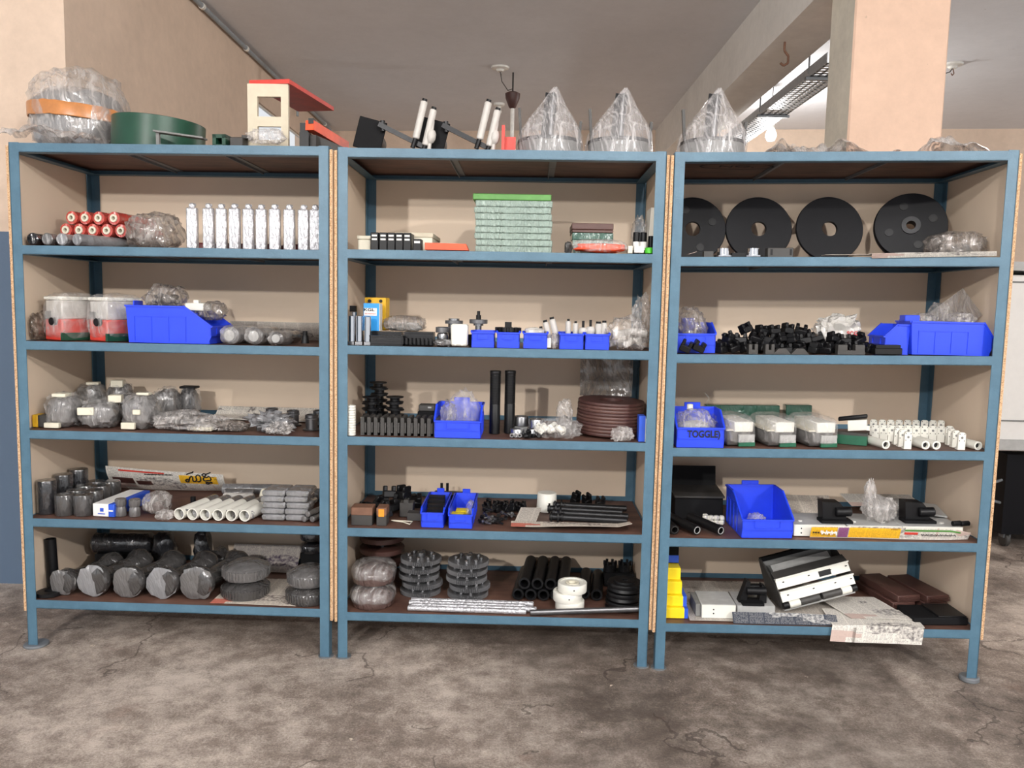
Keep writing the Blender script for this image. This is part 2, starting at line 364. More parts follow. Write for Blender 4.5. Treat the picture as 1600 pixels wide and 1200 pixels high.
# pixel column -> place on a shelf at a chosen depth
def proj(p):
    x, y, z = p[0], p[1], p[2] - CH
    cy = y * math.cos(PITCH) - z * math.sin(PITCH); cz = y * math.sin(PITCH) + z * math.cos(PITCH)
    a, b_ = F * x / cy, -F * cz / cy
    return 800 + math.cos(ROLL) * a - math.sin(ROLL) * b_, 600 + math.sin(ROLL) * a + math.cos(ROLL) * b_
def world(r, lx, ly, z):
    q = RACK[r]; c, s = math.cos(q['yaw']), math.sin(q['yaw'])
    return Vector((q['x'] + c * lx - s * ly, q['y'] + s * lx + c * ly, z))
def S(r, sh, u, ly, dz=0.0, hw=0.0):
    """spot on the board of shelf sh of rack r, at depth ly, in the column u of the photograph; hw keeps a half width clear of the side panels"""
    dz += .0026; q = RACK[r]; lo, hi = -.8, q['w'] + .8
    for _ in range(40):
        m = (lo + hi) / 2; p = world(r, m, ly, q['sh'][sh] - BOARD + q['s'] * m + dz)
        if proj(p)[0] < u: lo = m
        else: hi = m
    if hw: m = min(max(m, hw + .005), q['w'] - hw - .005); p = world(r, m, ly, q['sh'][sh] - BOARD + q['s'] * m + dz)
    return p, q['yaw']
def K(ly=0): return (3.04 + ly) / F
# ---------------------------------------------------------------- goods: shared materials
film_solid('film_black', C(30, 30, 33), C(96, 96, 100)); film_solid('film_dark', C(48, 46, 46), C(140, 138, 136)); film_solid('film_grey', C(84, 82, 82), C(170, 168, 166))
film_solid('film_silver', C(120, 120, 122), C(200, 200, 202)); film_solid('film_brown', C(74, 54, 50), C(140, 118, 112)); film_solid('film_white', C(196, 192, 186), C(228, 225, 220), bump=.5)
film_solid('film_red', C(190, 62, 52), C(226, 120, 108)); film_solid('film_green', C(28, 70, 52), C(120, 160, 148)); film_solid('film_pale_green', C(150, 172, 160), C(212, 220, 214), scale=60)
film_clear('polythene', C(205, 200, 196), .42); film_clear('polythene_thin', C(215, 212, 210), .26); film_clear('polythene_cone', C(225, 222, 222), .4, 12); film_clear('polythene_grey', C(150, 142, 136), .6); film_clear('polythene_brown', C(120, 104, 92), .7)
foil('foil')
plain('black_plastic', C(18, 18, 20), .42, vary=.2, spec=.3); plain('black_steel', C(34, 34, 36), .38, .4, vary=.2); plain('black_matte', C(18, 18, 20), .7, spec=.2); plain('navy_black', C(11, 11, 16), .45, spec=.2)
plain('dark_grey', C(62, 60, 58), .5); plain('mid_grey', C(120, 120, 118), .5); plain('light_grey', C(178, 178, 176), .45)
plain('steel', C(170, 170, 172), .25, .9, vary=.08); plain('chrome', C(225, 226, 230), .1, 1.0, vary=.02); plain('dull_steel', C(120, 120, 122), .35, .85); plain('gear_steel', C(112, 112, 114), .42, .5)
plain('white_part', C(232, 230, 220), .4, vary=.03); plain('ivory', C(226, 220, 200), .5, vary=.04); plain('roller_grey', C(196, 192, 186), .45, vary=.05)
plain('bin_blue', C(38, 70, 226), .35, vary=.05); plain('orange_red', C(236, 84, 44), .45); plain('red_paint', C(206, 62, 50), .45); plain('dark_red', C(110, 40, 42), .5)
plain('drum_green', C(26, 70, 52), .4, vary=.08); plain('leaf_green', C(84, 140, 66), .5); plain('pcb_green', C(26, 92, 66), .5)
plain('carton_beige', C(206, 196, 174), .7, vary=.06); plain('tape_brown', C(196, 130, 76), .3, vary=.15); plain('card_white', C(236, 234, 230), .6, vary=.02); plain('card_yellow', C(246, 218, 28), .5, vary=.03)
plain('box_yellow', C(232, 180, 40), .5); plain('box_cyan', C(36, 148, 222), .45, vary=.03); plain('box_blue', C(40, 84, 200), .5); plain('ink_black', C(22, 22, 24), .7); plain('ink_red', C(196, 60, 60), .7)
plain('brown_wood', C(118, 84, 66), .6, vary=.2); plain('bakelite', C(84, 56, 50), .45, vary=.1); plain('maroon', C(72, 44, 40), .5, vary=.12); plain('label_orange', C(242, 150, 40), .5); plain('lime', C(80, 200, 50), .4)
paper('newsprint', C(190, 182, 172), C(84, 80, 80)); paper('newsprint_white', C(226, 221, 212), C(110, 104, 104), C(196, 170, 160)); paper('newsprint_colour', C(206, 196, 182), C(96, 84, 84), C(190, 90, 70)); paper('newsprint_yellow', C(240, 186, 48), C(130, 96, 40), dens=.4); paper('newsprint_dark', C(64, 68, 78), C(190, 188, 184), dens=.35); paper('newsprint_magenta', C(196, 188, 180), C(80, 66, 90), C(120, 40, 110))
ORD = 'first second third fourth fifth sixth seventh eighth ninth tenth eleventh twelfth'.split()
# ---------------------------------------------------------------- goods: shared builders
def bag(name, label, at, w, d, h, mat='polythene', seed=1, fill=None, amp=.2, boxy=.35, group=None, rz=0, cat='plastic bag'):
    """crumpled polythene bag; fill: list of (name, bm, mat) seen through it"""
    t_ = thing(name, label, cat, at, group, rz); part(t_, 'film', blob(BM(), w, d, h, seed, amp, boxy, 4), mat, smooth=60)
    for nm, bm, m in (fill or []): part(t_, nm, bm, m)
    return t_
def bin_(label, at, w, d, h, fh, rz=0, group='blue plastic parts bins', slope=.45, tab=True, ribs=4):
    """open-fronted stacking bin, opening towards -y, origin at the middle of its base"""
    t_ = thing('parts_bin', label, 'storage bin', at, group, rz); T = .0035; b = BM()
    y0, y1 = -d / 2, d / 2; ins = w * .04
    side = [(y0 + d * .04, .0), (y1 - d * .03, .0), (y1, h), (y0 + d * slope, h), (y0, fh), (y0, fh * .42)]
    for sx in (-1, 1):
        M = Matrix.Translation((sx * (w / 2 - T / 2), 0, 0)) @ Matrix.Rotation(R(90), 4, 'Z')
        prism(b, [(p, z) for p, z in side], -T / 2, T / 2, M)
    box(b, (0, .003, T / 2), (w - T, d * .92, T)); box(b, (0, y1 - d * .015 - T / 2, h / 2), (w - T, T, h), rx=-math.degrees(math.atan(d * .03 / h)))
    body = part(t_, 'bin_body', b, 'bin_blue')
    b = BM(); box(b, (0, y0 + T / 2, fh * .71), (w, T, fh * .58)); box(b, (0, y0 + d * .03, fh * .21), (w - .004, T, fh * .42)); box(b, (0, y0 - .002, fh - .003), (w + .004, .008, .006)); part(t_, 'front_panel', b, 'bin_blue')
    b = BM(); box(b, (0, y0 - .0015, fh * .90), (w * .5, .004, .003)); box(b, (0, y0 - .0015, fh * .55), (w * .5, .004, .003))
    for sx in (-1, 1): box(b, (sx * w * .25, y0 - .0015, fh * .725), (.003, .004, fh * .36))
    part(t_, 'label_frame', b, 'bin_blue')
    b = BM()
    for sx in (-1, 1):
        box(b, (sx * (w / 2 + .001), (y0 + d * slope + y1) / 2, h - .003), (.008, d * (1 - slope), .006))
        L = math.hypot(d * slope, h - fh); box(b, (sx * (w / 2 + .0005), y0 + d * slope / 2, (h + fh) / 2), (.006, L, .005), rx=math.degrees(math.atan2(h - fh, d * slope)))
        for i in range(ribs):
            x = y0 + d * (.3 + .6 * i / max(1, ribs - 1)); box(b, (sx * (w / 2 + .001), x, h * .38), (.003, .003, h * .66))
        if ribs: box(b, (sx * (w / 2 + .001), y0 + d * .6, h * .71), (.003, d * .62, .003))
    box(b, (0, y1 + .001, h - .003), (w, .008, .006)); part(t_, 'rim', b, 'bin_blue')
    if tab: b = BM(); box(b, (0, y1 + .002, h + .006), (w * .36, .006, .022), bev=.002); part(t_, 'hanging_tab', b, 'bin_blue')
    return t_
def news(name, label, at, w, d, mat, fn, rz=0, nx=24, ny=10, cat='newspaper', group=None):
    return solo(name, label, cat, sheet(BM(), w, d, nx, ny, fn), mat, at, group, rz, smooth=60)
def ripple(amp=.003, sx=14, sy=9, ph=0): return lambda x, y: amp * (math.sin(x * sx + ph) * math.cos(y * sy + ph * 2) + 1) + amp * .6 * noise.noise(Vector((x * 22 + ph, y * 22, ph)))
def wrapdisc(b, r, h, z=0, seed=0, dome=.25, n=40):
    """gear or wheel tight under film: bulging top"""
    return lathe(b, [(0, z), (r * .96, z), (r, z + h * .12), (r, z + h * .62), (r * .93, z + h * .74), (r * .5, z + h * (.8 + dome)), (0, z + h * (.84 + dome))], n)
# ================================================================ rack one
k = K(.3)
# ---- on top
t_ = thing('wrapped_bundle', 'big bundle in clear stretch film with brown tape around its middle', 'wrapped bundle', S(0, 0, 127, .365))
part(t_, 'goods', blob(BM(), .33, .30, .29, 3, .05, .55, 4), 'film_silver'); part(t_, 'film', blob(BM(), .375, .33, .365, 5, .10, .45, 4), 'polythene', smooth=60)
b = BM(); lathe(b, [(.192, .150), (.195, .153), (.196, .20), (.193, .205)], 48)
for v in b.verts: v.co = Vector((v.co.x * 1.02, v.co.y * .9, v.co.z - .07 * v.co.x + .006 * noise.noise(v.co * 30)))
part(t_, 'tape_band', b, 'tape_brown', 'brown packing tape')
def crum(w, d, amp, sd, lift=0):
    return lambda x, y: (x, y, max(.001, amp * (.55 + noise.noise(Vector((x * 9 + sd, y * 9, sd))) + .7 * abs(noise.noise(Vector((x * 21 + sd, y * 21, sd)))))) + lift(x, y) if lift else max(.001, amp * (.55 + noise.noise(Vector((x * 9 + sd, y * 9, sd))) + .7 * abs(noise.noise(Vector((x * 21 + sd, y * 21, sd)))))))
loc, yaw = S(0, 0, 30, .08)
news('plastic_sheet', 'loose crumpled clear plastic sheet spilling over the rack end under the taped bundle', (loc + Vector((-.06, -.03, .004)), yaw), .36, .12, 'polythene', crum(.36, .12, .045, 2, lambda x, y: .03 * math.exp(-((x - .1) / .1) ** 2)), nx=60, ny=40, cat='plastic sheet')
t_ = thing('drum_ring', 'dark green painted steel ring drum lying flat beside the taped bundle', 'drum', S(0, 0, 248, .245))
b = BM(); lathe(b, [(.171, .002), (.175, 0), (.175, .118), (.171, .12), (.165, .12), (.165, .002)], 64, TR((0, 0, .0125), 0, 3.4, 0), closed=True); part(t_, 'ring_wall', b, 'drum_green')
b = BM(); cyl(b, (.0, 0, .03), (.0, 0, .034), .163, n=48); part(t_, 'web_plate', b, 'drum_green')
b = BM(); box(b, (0, 0, .04), (.19, .045, .006), ry=7); box(b, (-.085, 0, .024), (.012, .012, .048)); solo('steel_plate', 'flat bare grey steel plate leaning low before the green ring drum', 'plate', b, 'mid_grey', S(0, 0, 282, .03))
b = BM(); w = .026
for sx, sz in ((-1, 0), (1, 0), (0, -1), (0, 1)): box(b, (sx * (w - .007), .14, w + sz * (w - .007)), (.014 if sx else 2 * w, .30, .014 if sz else 2 * w))
solo('square_tube', 'green square tube with open round-looking end facing out', 'tube', b, 'drum_green', S(0, 0, 344, .07, .0), rz=-3)
b = BM(); box(b, (0, .06, .02), (.052, .13, .036), bev=.003); box(b, (.03, .06, .042), (.03, .1, .012)); solo('dark_bar', 'dark brown-black machined bar lying beside the green square tube', 'bar', b, 'dark_grey', S(0, 0, 370, .06, .003), rz=-3)
t_ = thing('red_topped_carton', 'beige carton face with two cut-out windows under a long red board', 'carton', S(0, 0, 419, .10))
b = BM()      # a cut-out face: the bright window of the side wall shows through it
for x0, x1, z0, z1 in ((-.079, -.041, 0, .25), (.051, .079, 0, .25), (-.041, .051, 0, .041), (-.041, .051, .091, .1275), (-.041, .051, .2025, .25)): box(b, ((x0 + x1) / 2, .008, (z0 + z1) / 2), (x1 - x0, .016, z1 - z0))
part(t_, 'carton_body', b, 'carton_beige')
b = BM(); box(b, (.035, .215, .258), (.165, .43, .016), rz=-8); part(t_, 'red_board', b, 'red_paint', 'long red board lying on the carton')
bag('plastic_bag', 'small crumpled clear bag at the foot of the beige carton', S(0, 0, 417, .035, .012), .14, .05, .055, seed=14)
t_ = thing('orange_clamp_bar', 'bright orange channel bar with black end blocks at the rack corner', 'clamp bar', S(0, 0, 499, .10, .0))
b = BM(); box(b, (.01, .09, .075), (.034, .30, .036), rz=-12, rx=-4); part(t_, 'channel', b, 'orange_red')
b = BM(); box(b, (-.045, -.03, .07), (.03, .04, .05)); box(b, (-.04, -.04, .03), (.035, .05, .055)); box(b, (-.015, -.045, .1), (.02, .03, .02)); part(t_, 'end_block', b, 'black_plastic')
b = BM(); box(b, (.0, .08, .025), (.06, .26, .05), rz=-12); part(t_, 'base_bar', b, 'dark_grey')
# ---- second shelf: rolls and foil bars
G = 'film-wrapped rods lying end-on'
for i, (u, m) in enumerate(((50, 'film_black'), (73, 'film_grey'), (96, 'film_silver'), (119, 'film_silver'))):
    b = BM(); cyl(b, (0, 0, .0235), (.02 + (.13 if i == 3 else 0), .42 if i < 3 else .40, .0235), .0235, n=20, bev=.004)
    solo('wrapped_rod', ['black-ended wrapped rod lying end-on in the rack corner', 'grey film-wrapped rod lying end-on next to the black-ended one', 'silver film-wrapped rod lying end-on between two other rods', 'silver film-wrapped rod lying askew under the red rolls'][i], 'rod', b, m, S(0, 1, u, .045, .004), G)
def roll(at, lb):
    t_ = thing('red_roll', lb, 'film roll', at, 'red film rolls')
    pipe(b := BM(), (0, 0, 0), (.035, .24, 0), .0262, .016); part(t_, 'film_winding', b, 'film_red'); pipe(b := BM(), (-.001, -.004, 0), (.034, .236, 0), .0158, .008); part(t_, 'core', b, 'ivory'); return t_
r0 = None
for row, us, z in ((0, (103, 124, 145, 167, 189), .0765), (1, (112, 133, 154, 178), .126)):
    for j, u in enumerate(us):
        at = S(0, 1, u, .20, z); lb = 'red film roll with pale core, ' + ORD[j] + ' along the ' + ['lower', 'upper'][row] + ' row from the rack post'
        if r0 is None: r0 = roll(at, lb)
        else: twin(r0, at, lb)
bag('plastic_bag', 'greyish clear bag slumped over the far ends of the red rolls', S(0, 1, 243, .19), .20, .20, .15, 'polythene_grey', 21, amp=.16)
bf = BM(); box(bf, (0, 0, .078), (.041, .026, .156), bev=.004)
for v in bf.verts:
    v.co.x += .002 * noise.noise(v.co * 40)
blob(bf, .026, .014, .022, 4, .3, .2, 2, c=(0, 0, .152)); foil_me = mesh('foil_wrapped_bar', bf, 'foil')
for i, u in enumerate((301.5, 327, 347, 367.5, 389, 409, 430, 452.5, 475, 493)):
    loc, yaw = S(0, 1, u, .06 + .004 * (i % 3)); meta(link('foil_wrapped_bar', foil_me, None, loc, yaw + R(random.Random(i).uniform(-6, 6))), 'upright bar in crinkled silver foil, ' + ORD[i] + ' from the slumped grey bag', 'wrapped bar', 'upright foil-wrapped bars')
for u in (322, 372, 420, 462):
    cyl(b := BM(), (0, 0, 0), (0, 0, .035), .055, n=30, bev=.006); solo('maroon_disc', 'dark maroon disc lying behind the row of foil bars', 'disc', b, 'dark_red', S(0, 1, u, .26), 'maroon discs behind the foil bars')
# ---- third shelf
bag('brown_bag', 'brown translucent bag crumpled in the shelf corner behind a wrapped red machine', S(0, 2, 58, .10, 0, .026), .046, .10, .11, 'polythene_brown', 31, amp=.22, boxy=.2)
for i, u in enumerate((112, 180)):
    t_ = thing('wrapped_machine', ['red and white boxed machine in creased clear film, next to the brown bag', 'red and white boxed machine in creased film with black knob, against the blue bin'][i], 'machine', S(0, 2, u + 2, .15), 'film-wrapped red machines', rz=-24)
    b = BM(); box(b, (-.0, 0, .042), (.105, .16, .084), bev=.004); part(t_, 'red_base', b, 'red_paint'); b = BM(); box(b, (0, 0, .122), (.10, .155, .075), bev=.005); part(t_, 'upper_body', b, 'film_white')
    b = BM(); box(b, (.0, .0, .166), (.108, .165, .014), bev=.003); part(t_, 'lid', b, 'white_part')
    b = BM(); cyl(b, (.01, -.078, .075), (.01, -.098, .075), .016, n=16, bev=.002); part(t_, 'knob', b, 'black_plastic')
    b = BM(); box(b, (-.03, -.081, .1), (.03, .004, .03)); part(t_, 'control_plate', b, 'mid_grey')
    b = BM(); box(b, (.05, 0, .016), (.012, .165, .03)); part(t_, 'side_skirt', b, 'drum_green')
    part(t_, 'film', blob(BM(), .135, .195, .188, 40 + i, .05, .82, 4), 'polythene_thin', smooth=60)
bin_('large blue bin seen from its side, open end turned to the silver rolls', S(0, 2, 282, .135), .20, .335, .145, .07, rz=90, slope=.32)
b = BM(); blob(b, .1, .09, .05, 7, .3, .3, 3, c=(0, 0, .015)); bag('plastic_bag', 'clear bag of dark parts heaped above the large blue bin', S(0, 2, 260, .15, .125), .15, .13, .10, 'polythene_grey', 33, [('parts', b, 'dark_grey')])
b = BM(); box(b, (0, 0, .0), (.075, .08, .03), bev=.003); box(b, (-.005, 0, .02), (.02, .02, .014)); solo('white_block', 'white plastic block sitting in the large side-on blue bin', 'block', b, 'white_part', S(0, 2, 310, .14, .142))
bag('plastic_bag', 'thin clear bag tucked in the open end of the large blue bin', S(0, 2, 330, .16, .09), .11, .12, .075, 'polythene_grey', 36)
for i, (u, w_) in enumerate(((369, .085), (406, .10), (440, .06))):
    t_ = thing('wrapped_roller', ['film-wrapped roller with a pale round end, against the blue bin', 'film-wrapped roller with a pale round end, between two others', 'narrow dark film-wrapped roller before the newspaper'][i], 'roller', S(0, 2, u, .10), 'film-wrapped rollers', rz=-6)
    r_ = (.034, .033, .026)[i]; cyl(b := BM(), (0, -.05, r_), (.0, .14, r_), r_, n=24, bev=.008); part(t_, 'roller_body', b, ['film_silver', 'film_grey', 'film_dark'][i])
    cyl(b := BM(), (0, -.054, r_), (0, -.049, r_), r_ * .62, n=20); part(t_, 'end_cap', b, 'light_grey'); part(t_, 'film', blob(BM(), r_ * 2.12, .20, r_ * 2.25, 50 + i, .10, .45, 3), 'polythene_thin', smooth=60)
t_ = thing('newspaper', 'grey newspaper with black headline propped along the back behind the silver rollers', 'newspaper', S(0, 2, 360, .42))
part(t_, 'page', sheet(BM(), .46, .16, 24, 6, lambda x, y: (x, .10 * (1 - y / .16) ** 2 + .004 * math.sin(x * 15), y * .5)), 'newsprint', smooth=60)
text(t_, 'Class 10 admissions', .022, (.30, .02, .052), (78, 0, 0), 'ink_black', 'headline', bold=.0004); text(t_, 'sought in Res', .02, (.33, .045, .03), (70, 0, 0), 'ink_black', 'headline')
b = BM(); cyl(b, (0, 0, 0), (0, 0, .03), .016, .012, n=16); cyl(b, (0, 0, .03), (0, 0, .048), .009, n=12); solo('black_fitting', 'small black stepped plastic fitting before the propped newspaper', 'fitting', b, 'black_plastic', S(0, 2, 477, .09, .008))
# ---- fourth shelf
b = BM(); box(b, (0, 0, .025), (.022, .05, .05), bev=.002); t_ = thing('small_carton', 'small yellow and black carton in the shelf corner', 'carton', S(0, 3, 59, .09, 0, .014)); part(t_, 'yellow_end', b, 'box_yellow'); b = BM(); box(b, (.035, 0, .025), (.048, .048, .048), bev=.002); part(t_, 'black_side', b, 'dark_grey')
LUMP = [(104, .115, .135, .14, .135, 'film-wrapped lump with a white tag on top, nearest the shelf corner'), (144, .39, .12, .12, .15, 'film-wrapped dark motor at the back beside the rear post'), (159, .12, .145, .14, .115, 'wide film-wrapped motor with a white plate on its side'),
        (190, .40, .11, .11, .155, 'dark film-wrapped motor at the back, white tag upright'), (197, .27, .075, .10, .125, 'tall dark film-wrapped block between two motors'), (224, .12, .14, .14, .145, 'film-wrapped motor with white tags above and below'),
        (262, .33, .11, .12, .145, 'film-wrapped motor at the back behind the flat bag'), (297, .40, .085, .09, .14, 'black-topped film-wrapped part at the back of the shelf')]
for i, (u, ly, w_, d_, h_, lb) in enumerate(LUMP):
    t_ = thing('wrapped_motor', lb, 'motor', S(0, 3, u, ly), 'film-wrapped motors', rz=(-8, 5, 6, 0, 3, -8, 5, -8)[i])
    part(t_, 'motor_body', blob(BM(), w_ * .9, d_ * .9, h_ * .92, 60 + i, .12, .5, 3), ('film_grey', 'film_dark', 'film_grey', 'film_dark', 'film_black', 'film_grey', 'film_grey', 'film_black')[i]); part(t_, 'film', blob(BM(), w_, d_, h_, 70 + i, .13, .4, 4), 'polythene_thin', smooth=60)
    tg = {0: [(0, -.02, h_ - .006, .055, .05, .014), (-.01, -d_ * .46, .012, .06, .02, .02)], 1: [(.01, 0, h_ - .004, .05, .04, .012)], 2: [(-.03, -d_ * .49, h_ * .62, .06, .012, .03), (.05, .02, h_ - .002, .05, .04, .03)], 3: [(0, -.02, h_ - .006, .05, .04, .03)], 5: [(.02, -.02, h_ - .004, .05, .03, .01), (-.02, -d_ * .47, .016, .055, .014, .026), (.02, -d_ * .49, h_ * .5, .03, .01, .02)], 7: [(0, 0, h_ - .002, .07, .05, .01)]}.get(i, [])
    for x, y, z, a, b_, c_ in tg: box(b := BM(), (x, y, z), (a, b_, c_), rz=8, bev=.002); part(t_, 'tag', b, 'ivory' if i != 7 else 'black_plastic')
b = BM(); blob(b, .16, .1, .035, 8, .3, .3, 3, c=(0, 0, .004)); bag('flat_bag', 'large flat clear bag of silver parts sprawled before the wrapped motors', S(0, 3, 290, .10), .25, .16, .075, 'polythene', 81, [('parts', b, 'dull_steel')], .22, .2)
for i, (u, ly, w_, h_) in enumerate(((318, .075, .12, .035), (362, .10, .14, .04), (335, .16, .13, .05))):
    bag('flat_bag', ['thin flat bag with a beige insert lying on the front of the shelf', 'flat bag of black brushes with a white edge strip', 'pale clear bag folded over behind the flat bags'][i], S(0, 3, u, ly), w_, .09, h_, ('polythene', 'polythene_grey', 'polythene')[i], 84 + i, [('insert', box(BM(), (0, 0, .012), (w_ * .7, .05, .014)), ('ivory', 'dark_grey', 'ivory')[i])], .2, .2)
b = BM(); blob(b, .16, .13, .075, 91, .32, .1, 4, crease=1.6); solo('foil_scrap', 'crumpled silver film scrap before the steel cups', 'film scrap', b, 'film_silver', S(0, 3, 425, .11), smooth=60)
b = BM(); blob(b, .10, .07, .045, 93, .3, .1, 4, crease=1.6); solo('film_scrap', 'small white crumpled film scrap at the shelf front', 'film scrap', b, 'polythene', S(0, 3, 437, .05), smooth=60)
cup = None
for u, ly in ((425, .33), (458, .28), (487, .17), (499, .30)):
    at = S(0, 3, u, ly)
    if cup is None:
        cup = thing('steel_cup', 'short turned steel bush with flange, one of four along the shelf end', 'bush', at, 'turned steel bushes'); lathe(b := BM(), [(.0, .008), (.034, 0), (.036, .004), (.024, .007), (.024, .05), (.026, .052), (.026, .062), (.019, .064), (.019, .03), (0, .03)], 28); part(cup, 'bush_body', b, 'dull_steel')
        lathe(b := BM(), [(.0262, .044), (.0275, .045), (.0275, .049), (.0262, .05)], 28); part(cup, 'collar', b, 'gear_steel')
    else: twin(cup, at)
t_ = news('newspaper', 'pale newspaper lining the back of the shelf behind the steel bushes', S(0, 3, 315, .36), .52, .19, 'newsprint_white', lambda x, y: (x, y, .003 + max(0, y - .15) * .8 + ripple(.002)(x, y)))
# ---- fifth shelf
cylm = {}
def wrapcyl(u, ly, r_, h_, m, lb, z=0, g='black film-wrapped cylinders'):
    b = BM(); lathe(b, [(0, 0), (r_ * .96, 0), (r_, .004), (r_, h_ - .006), (r_ * .94, h_), (r_ * .5, h_ + .002), (0, h_ + .001)], 26)
    for v in b.verts: v.co.x += .0015 * noise.noise(v.co * 60 + Vector((u, 0, 0)))
    solo('wrapped_cylinder', lb, 'wrapped cylinder', b, m, S(0, 4, u, ly, z, r_ + .002), g)
for i, (u, ly) in enumerate(((70, .085), (94, .20), (117, .31))): wrapcyl(u, ly, .037, .135, 'film_black', 'tall dark film-wrapped cylinder by the side panel, ' + ['foremost', 'middle', 'rearmost'][i] + ' of three')
for u, ly in ((102, .07), (131, .075), (120, .15), (147, .15), (134, .235), (159, .235), (150, .315), (175, .32)): wrapcyl(u, ly, .037, .083, 'film_dark', 'short upright film-wrapped cylinder, one of eight packed together')
t_ = thing('long_carton', 'long white carton with blue end band, beside the short wrapped cylinders', 'carton', S(0, 4, 163, .055), rz=-5); box(b := BM(), (-.012, .12, .026), (.068, .25, .052), bev=.002); part(t_, 'carton_body', b, 'card_white'); box(b := BM(), (.034, .12, .026), (.026, .252, .0525), bev=.002); part(t_, 'blue_band', b, 'box_blue')
box(b := BM(), (-.006, -.0062, .028), (.014, .002, .014)); box(b, (-.008, -.0062, .012), (.03, .002, .003)); part(t_, 'print_mark', b, 'box_blue'); box(b := BM(), (.034, -.0075, .026), (.018, .002, .006)); part(t_, 'white_print', b, 'card_white')
for u in (189, 211):
    b = BM(); lathe(b, [(0, 0), (.021, 0), (.023, .006), (.021, .03), (.0185, .038), (.022, .046), (.022, .066), (.018, .07), (0, .07)], 24); solo('wrapped_jar', 'waisted film-wrapped jar standing beside the white and blue carton, one of two', 'jar', b, 'film_grey', S(0, 4, u, .075), 'waisted wrapped jars')
b = BM(); blob(b, .1, .06, .05, 12, .2, .3, 3); bag('brown_bag', 'brownish clear bag lying between the wrapped jars and the white tubes', S(0, 4, 246, .135), .105, .12, .088, 'polythene', 101, [('parts', b, 'film_brown')], .10, .3)
bag('plastic_bag', 'flat white film flap lying against the white tubes', S(0, 4, 258, .035), .07, .045, .04, 'polythene', 103)
cyl(b := BM(), (0, 0, 0), (0, 0, .05), .011, n=14, bev=.002); solo('black_peg', 'small upright black peg behind the brownish bag', 'peg', b, 'black_plastic', S(0, 4, 302, .22))
for i, u in enumerate((280, 300.5, 320.5, 340.5, 361, 382)):
    t_ = thing('white_tube', 'white plastic tube lying end-on, ' + ORD[i] + ' from the brownish bag', 'tube', S(0, 4, u, .035), 'row of white tubes'); e = Vector((.045, .235, 0)); p0 = Vector((0, 0, .0245))
    pipe(b := BM(), p0, p0 + e, .0235, .0198); part(t_, 'tube_wall', b, 'white_part'); pipe(b := BM(), p0 + e * .74, p0 + e * 1.02, .0242, .0237); part(t_, 'film_sleeve', b, 'film_grey'); blob(b := BM(), .036, .036, .036, 110 + i, .25, .1, 3, flat=False); _ = [setattr(v, 'co', v.co + Vector((.012, .025, .0065))) for v in b.verts]; part(t_, 'inner_film', b, 'film_dark' if i in (3, 4) else 'film_silver')
cyl(b := BM(), (0, 0, .03), (.24, .02, .03), .024, n=20, bev=.004); solo('film_roll', 'silver film roll lying crosswise behind the white tubes', 'roll', b, 'film_silver', S(0, 4, 348, .45))
for i, (u, ly, z, m) in enumerate(((350, .335, .0, 'film_white'), (352, .395, .0, 'film_grey'))): cyl(b := BM(), (0, 0, .026), (.13, .0, .026), .02, n=18, bev=.003); solo('film_roll', ['white roll lying crosswise at the far ends of the white tubes', 'greyish roll half hidden behind the white crosswise roll'][i], 'roll', b, m, S(0, 4, u, ly - .02 * (1 - i), z))
for i, (u, ly, z) in enumerate(((410, .34, .0), (432, .42, .0))): cyl(b := BM(), (0, 0, .035), (.21, -.03, .028), .029, n=22, bev=.003); solo('beige_roll', ['beige paper-covered roll lying behind the stacked foil packs', 'dark-ended beige roll at the very back of the shelf'][i], 'roll', b, ('ivory', 'film_grey')[i], S(0, 4, u, ly, z))
pk = None
for u, ly in ((426, .06), (463, .062)):
    for i in range(5):
        lb = 'flat silver-wrapped pack, ' + ORD[i] + ' up in the pile ' + ('against the white tubes' if u < 440 else 'beside the rack post'); at = S(0, 4, u + (0, -1, 1, -1.5, .5)[i], ly + .003 * (i % 2), .0005 + .0245 * i)
        if pk is None:
            pk = thing('foil_pack', lb, 'pack', at, 'stacked silver packs'); box(b := BM(), (0, .06, .0118), (.092, .12, .0236), bev=.006); part(pk, 'pack_body', b, 'film_silver')
            for sx in (-.034, .034): cyl(b := BM(), (sx, .001, .012), (sx, -.0015, .012), .007, n=14); part(pk, 'end_mark', b, 'mid_grey')
        else: twin(pk, at, lb, rz=(0, 2, -2, 1, -1)[i])
for i, (u, z) in enumerate(((474, 0), (487, 0), (480, .02))): cyl(b := BM(), (0, 0, .013), (.07, .2, .013), .012, n=14, bev=.003); solo('wrapped_rod', 'thin film-wrapped rod in the corner beside the silver packs, one of three', 'rod', b, 'film_grey', S(0, 4, u, .05, z), 'thin rods beside the packs')
t_ = thing('newspaper', 'Telugu newspaper with yellow masthead propped behind the wrapped cylinders', 'newspaper', S(0, 4, 166, .43)); L = .53
fn = lambda x, y: (x, .09 * (1 - y / .15) ** 2 - .012 * math.sin(x * 7), .004 + y * .80 - .05 * x * y / .15)
part(t_, 'page', sheet(BM(), L, .15, 30, 8, fn), 'newsprint_white', smooth=60)
def patch(x0, x1, y0, y1, m, nm, dz=.0022):
    part(t_, nm, sheet(BM(), x1 - x0, y1 - y0, 8, 4, lambda x, y: tuple(Vector(fn(x + x0, y + y0)) + Vector((0, -.0016, .0012))), .0006), m, smooth=60)
patch(.06, .27, .128, .137, 'red_paint', 'red_rule'); patch(.335, .50, .068, .128, 'newsprint_yellow', 'masthead_panel'); patch(.02, .12, .045, .085, 'maroon', 'crowd_picture'); patch(.13, .2, .04, .07, 'maroon', 'crowd_picture')
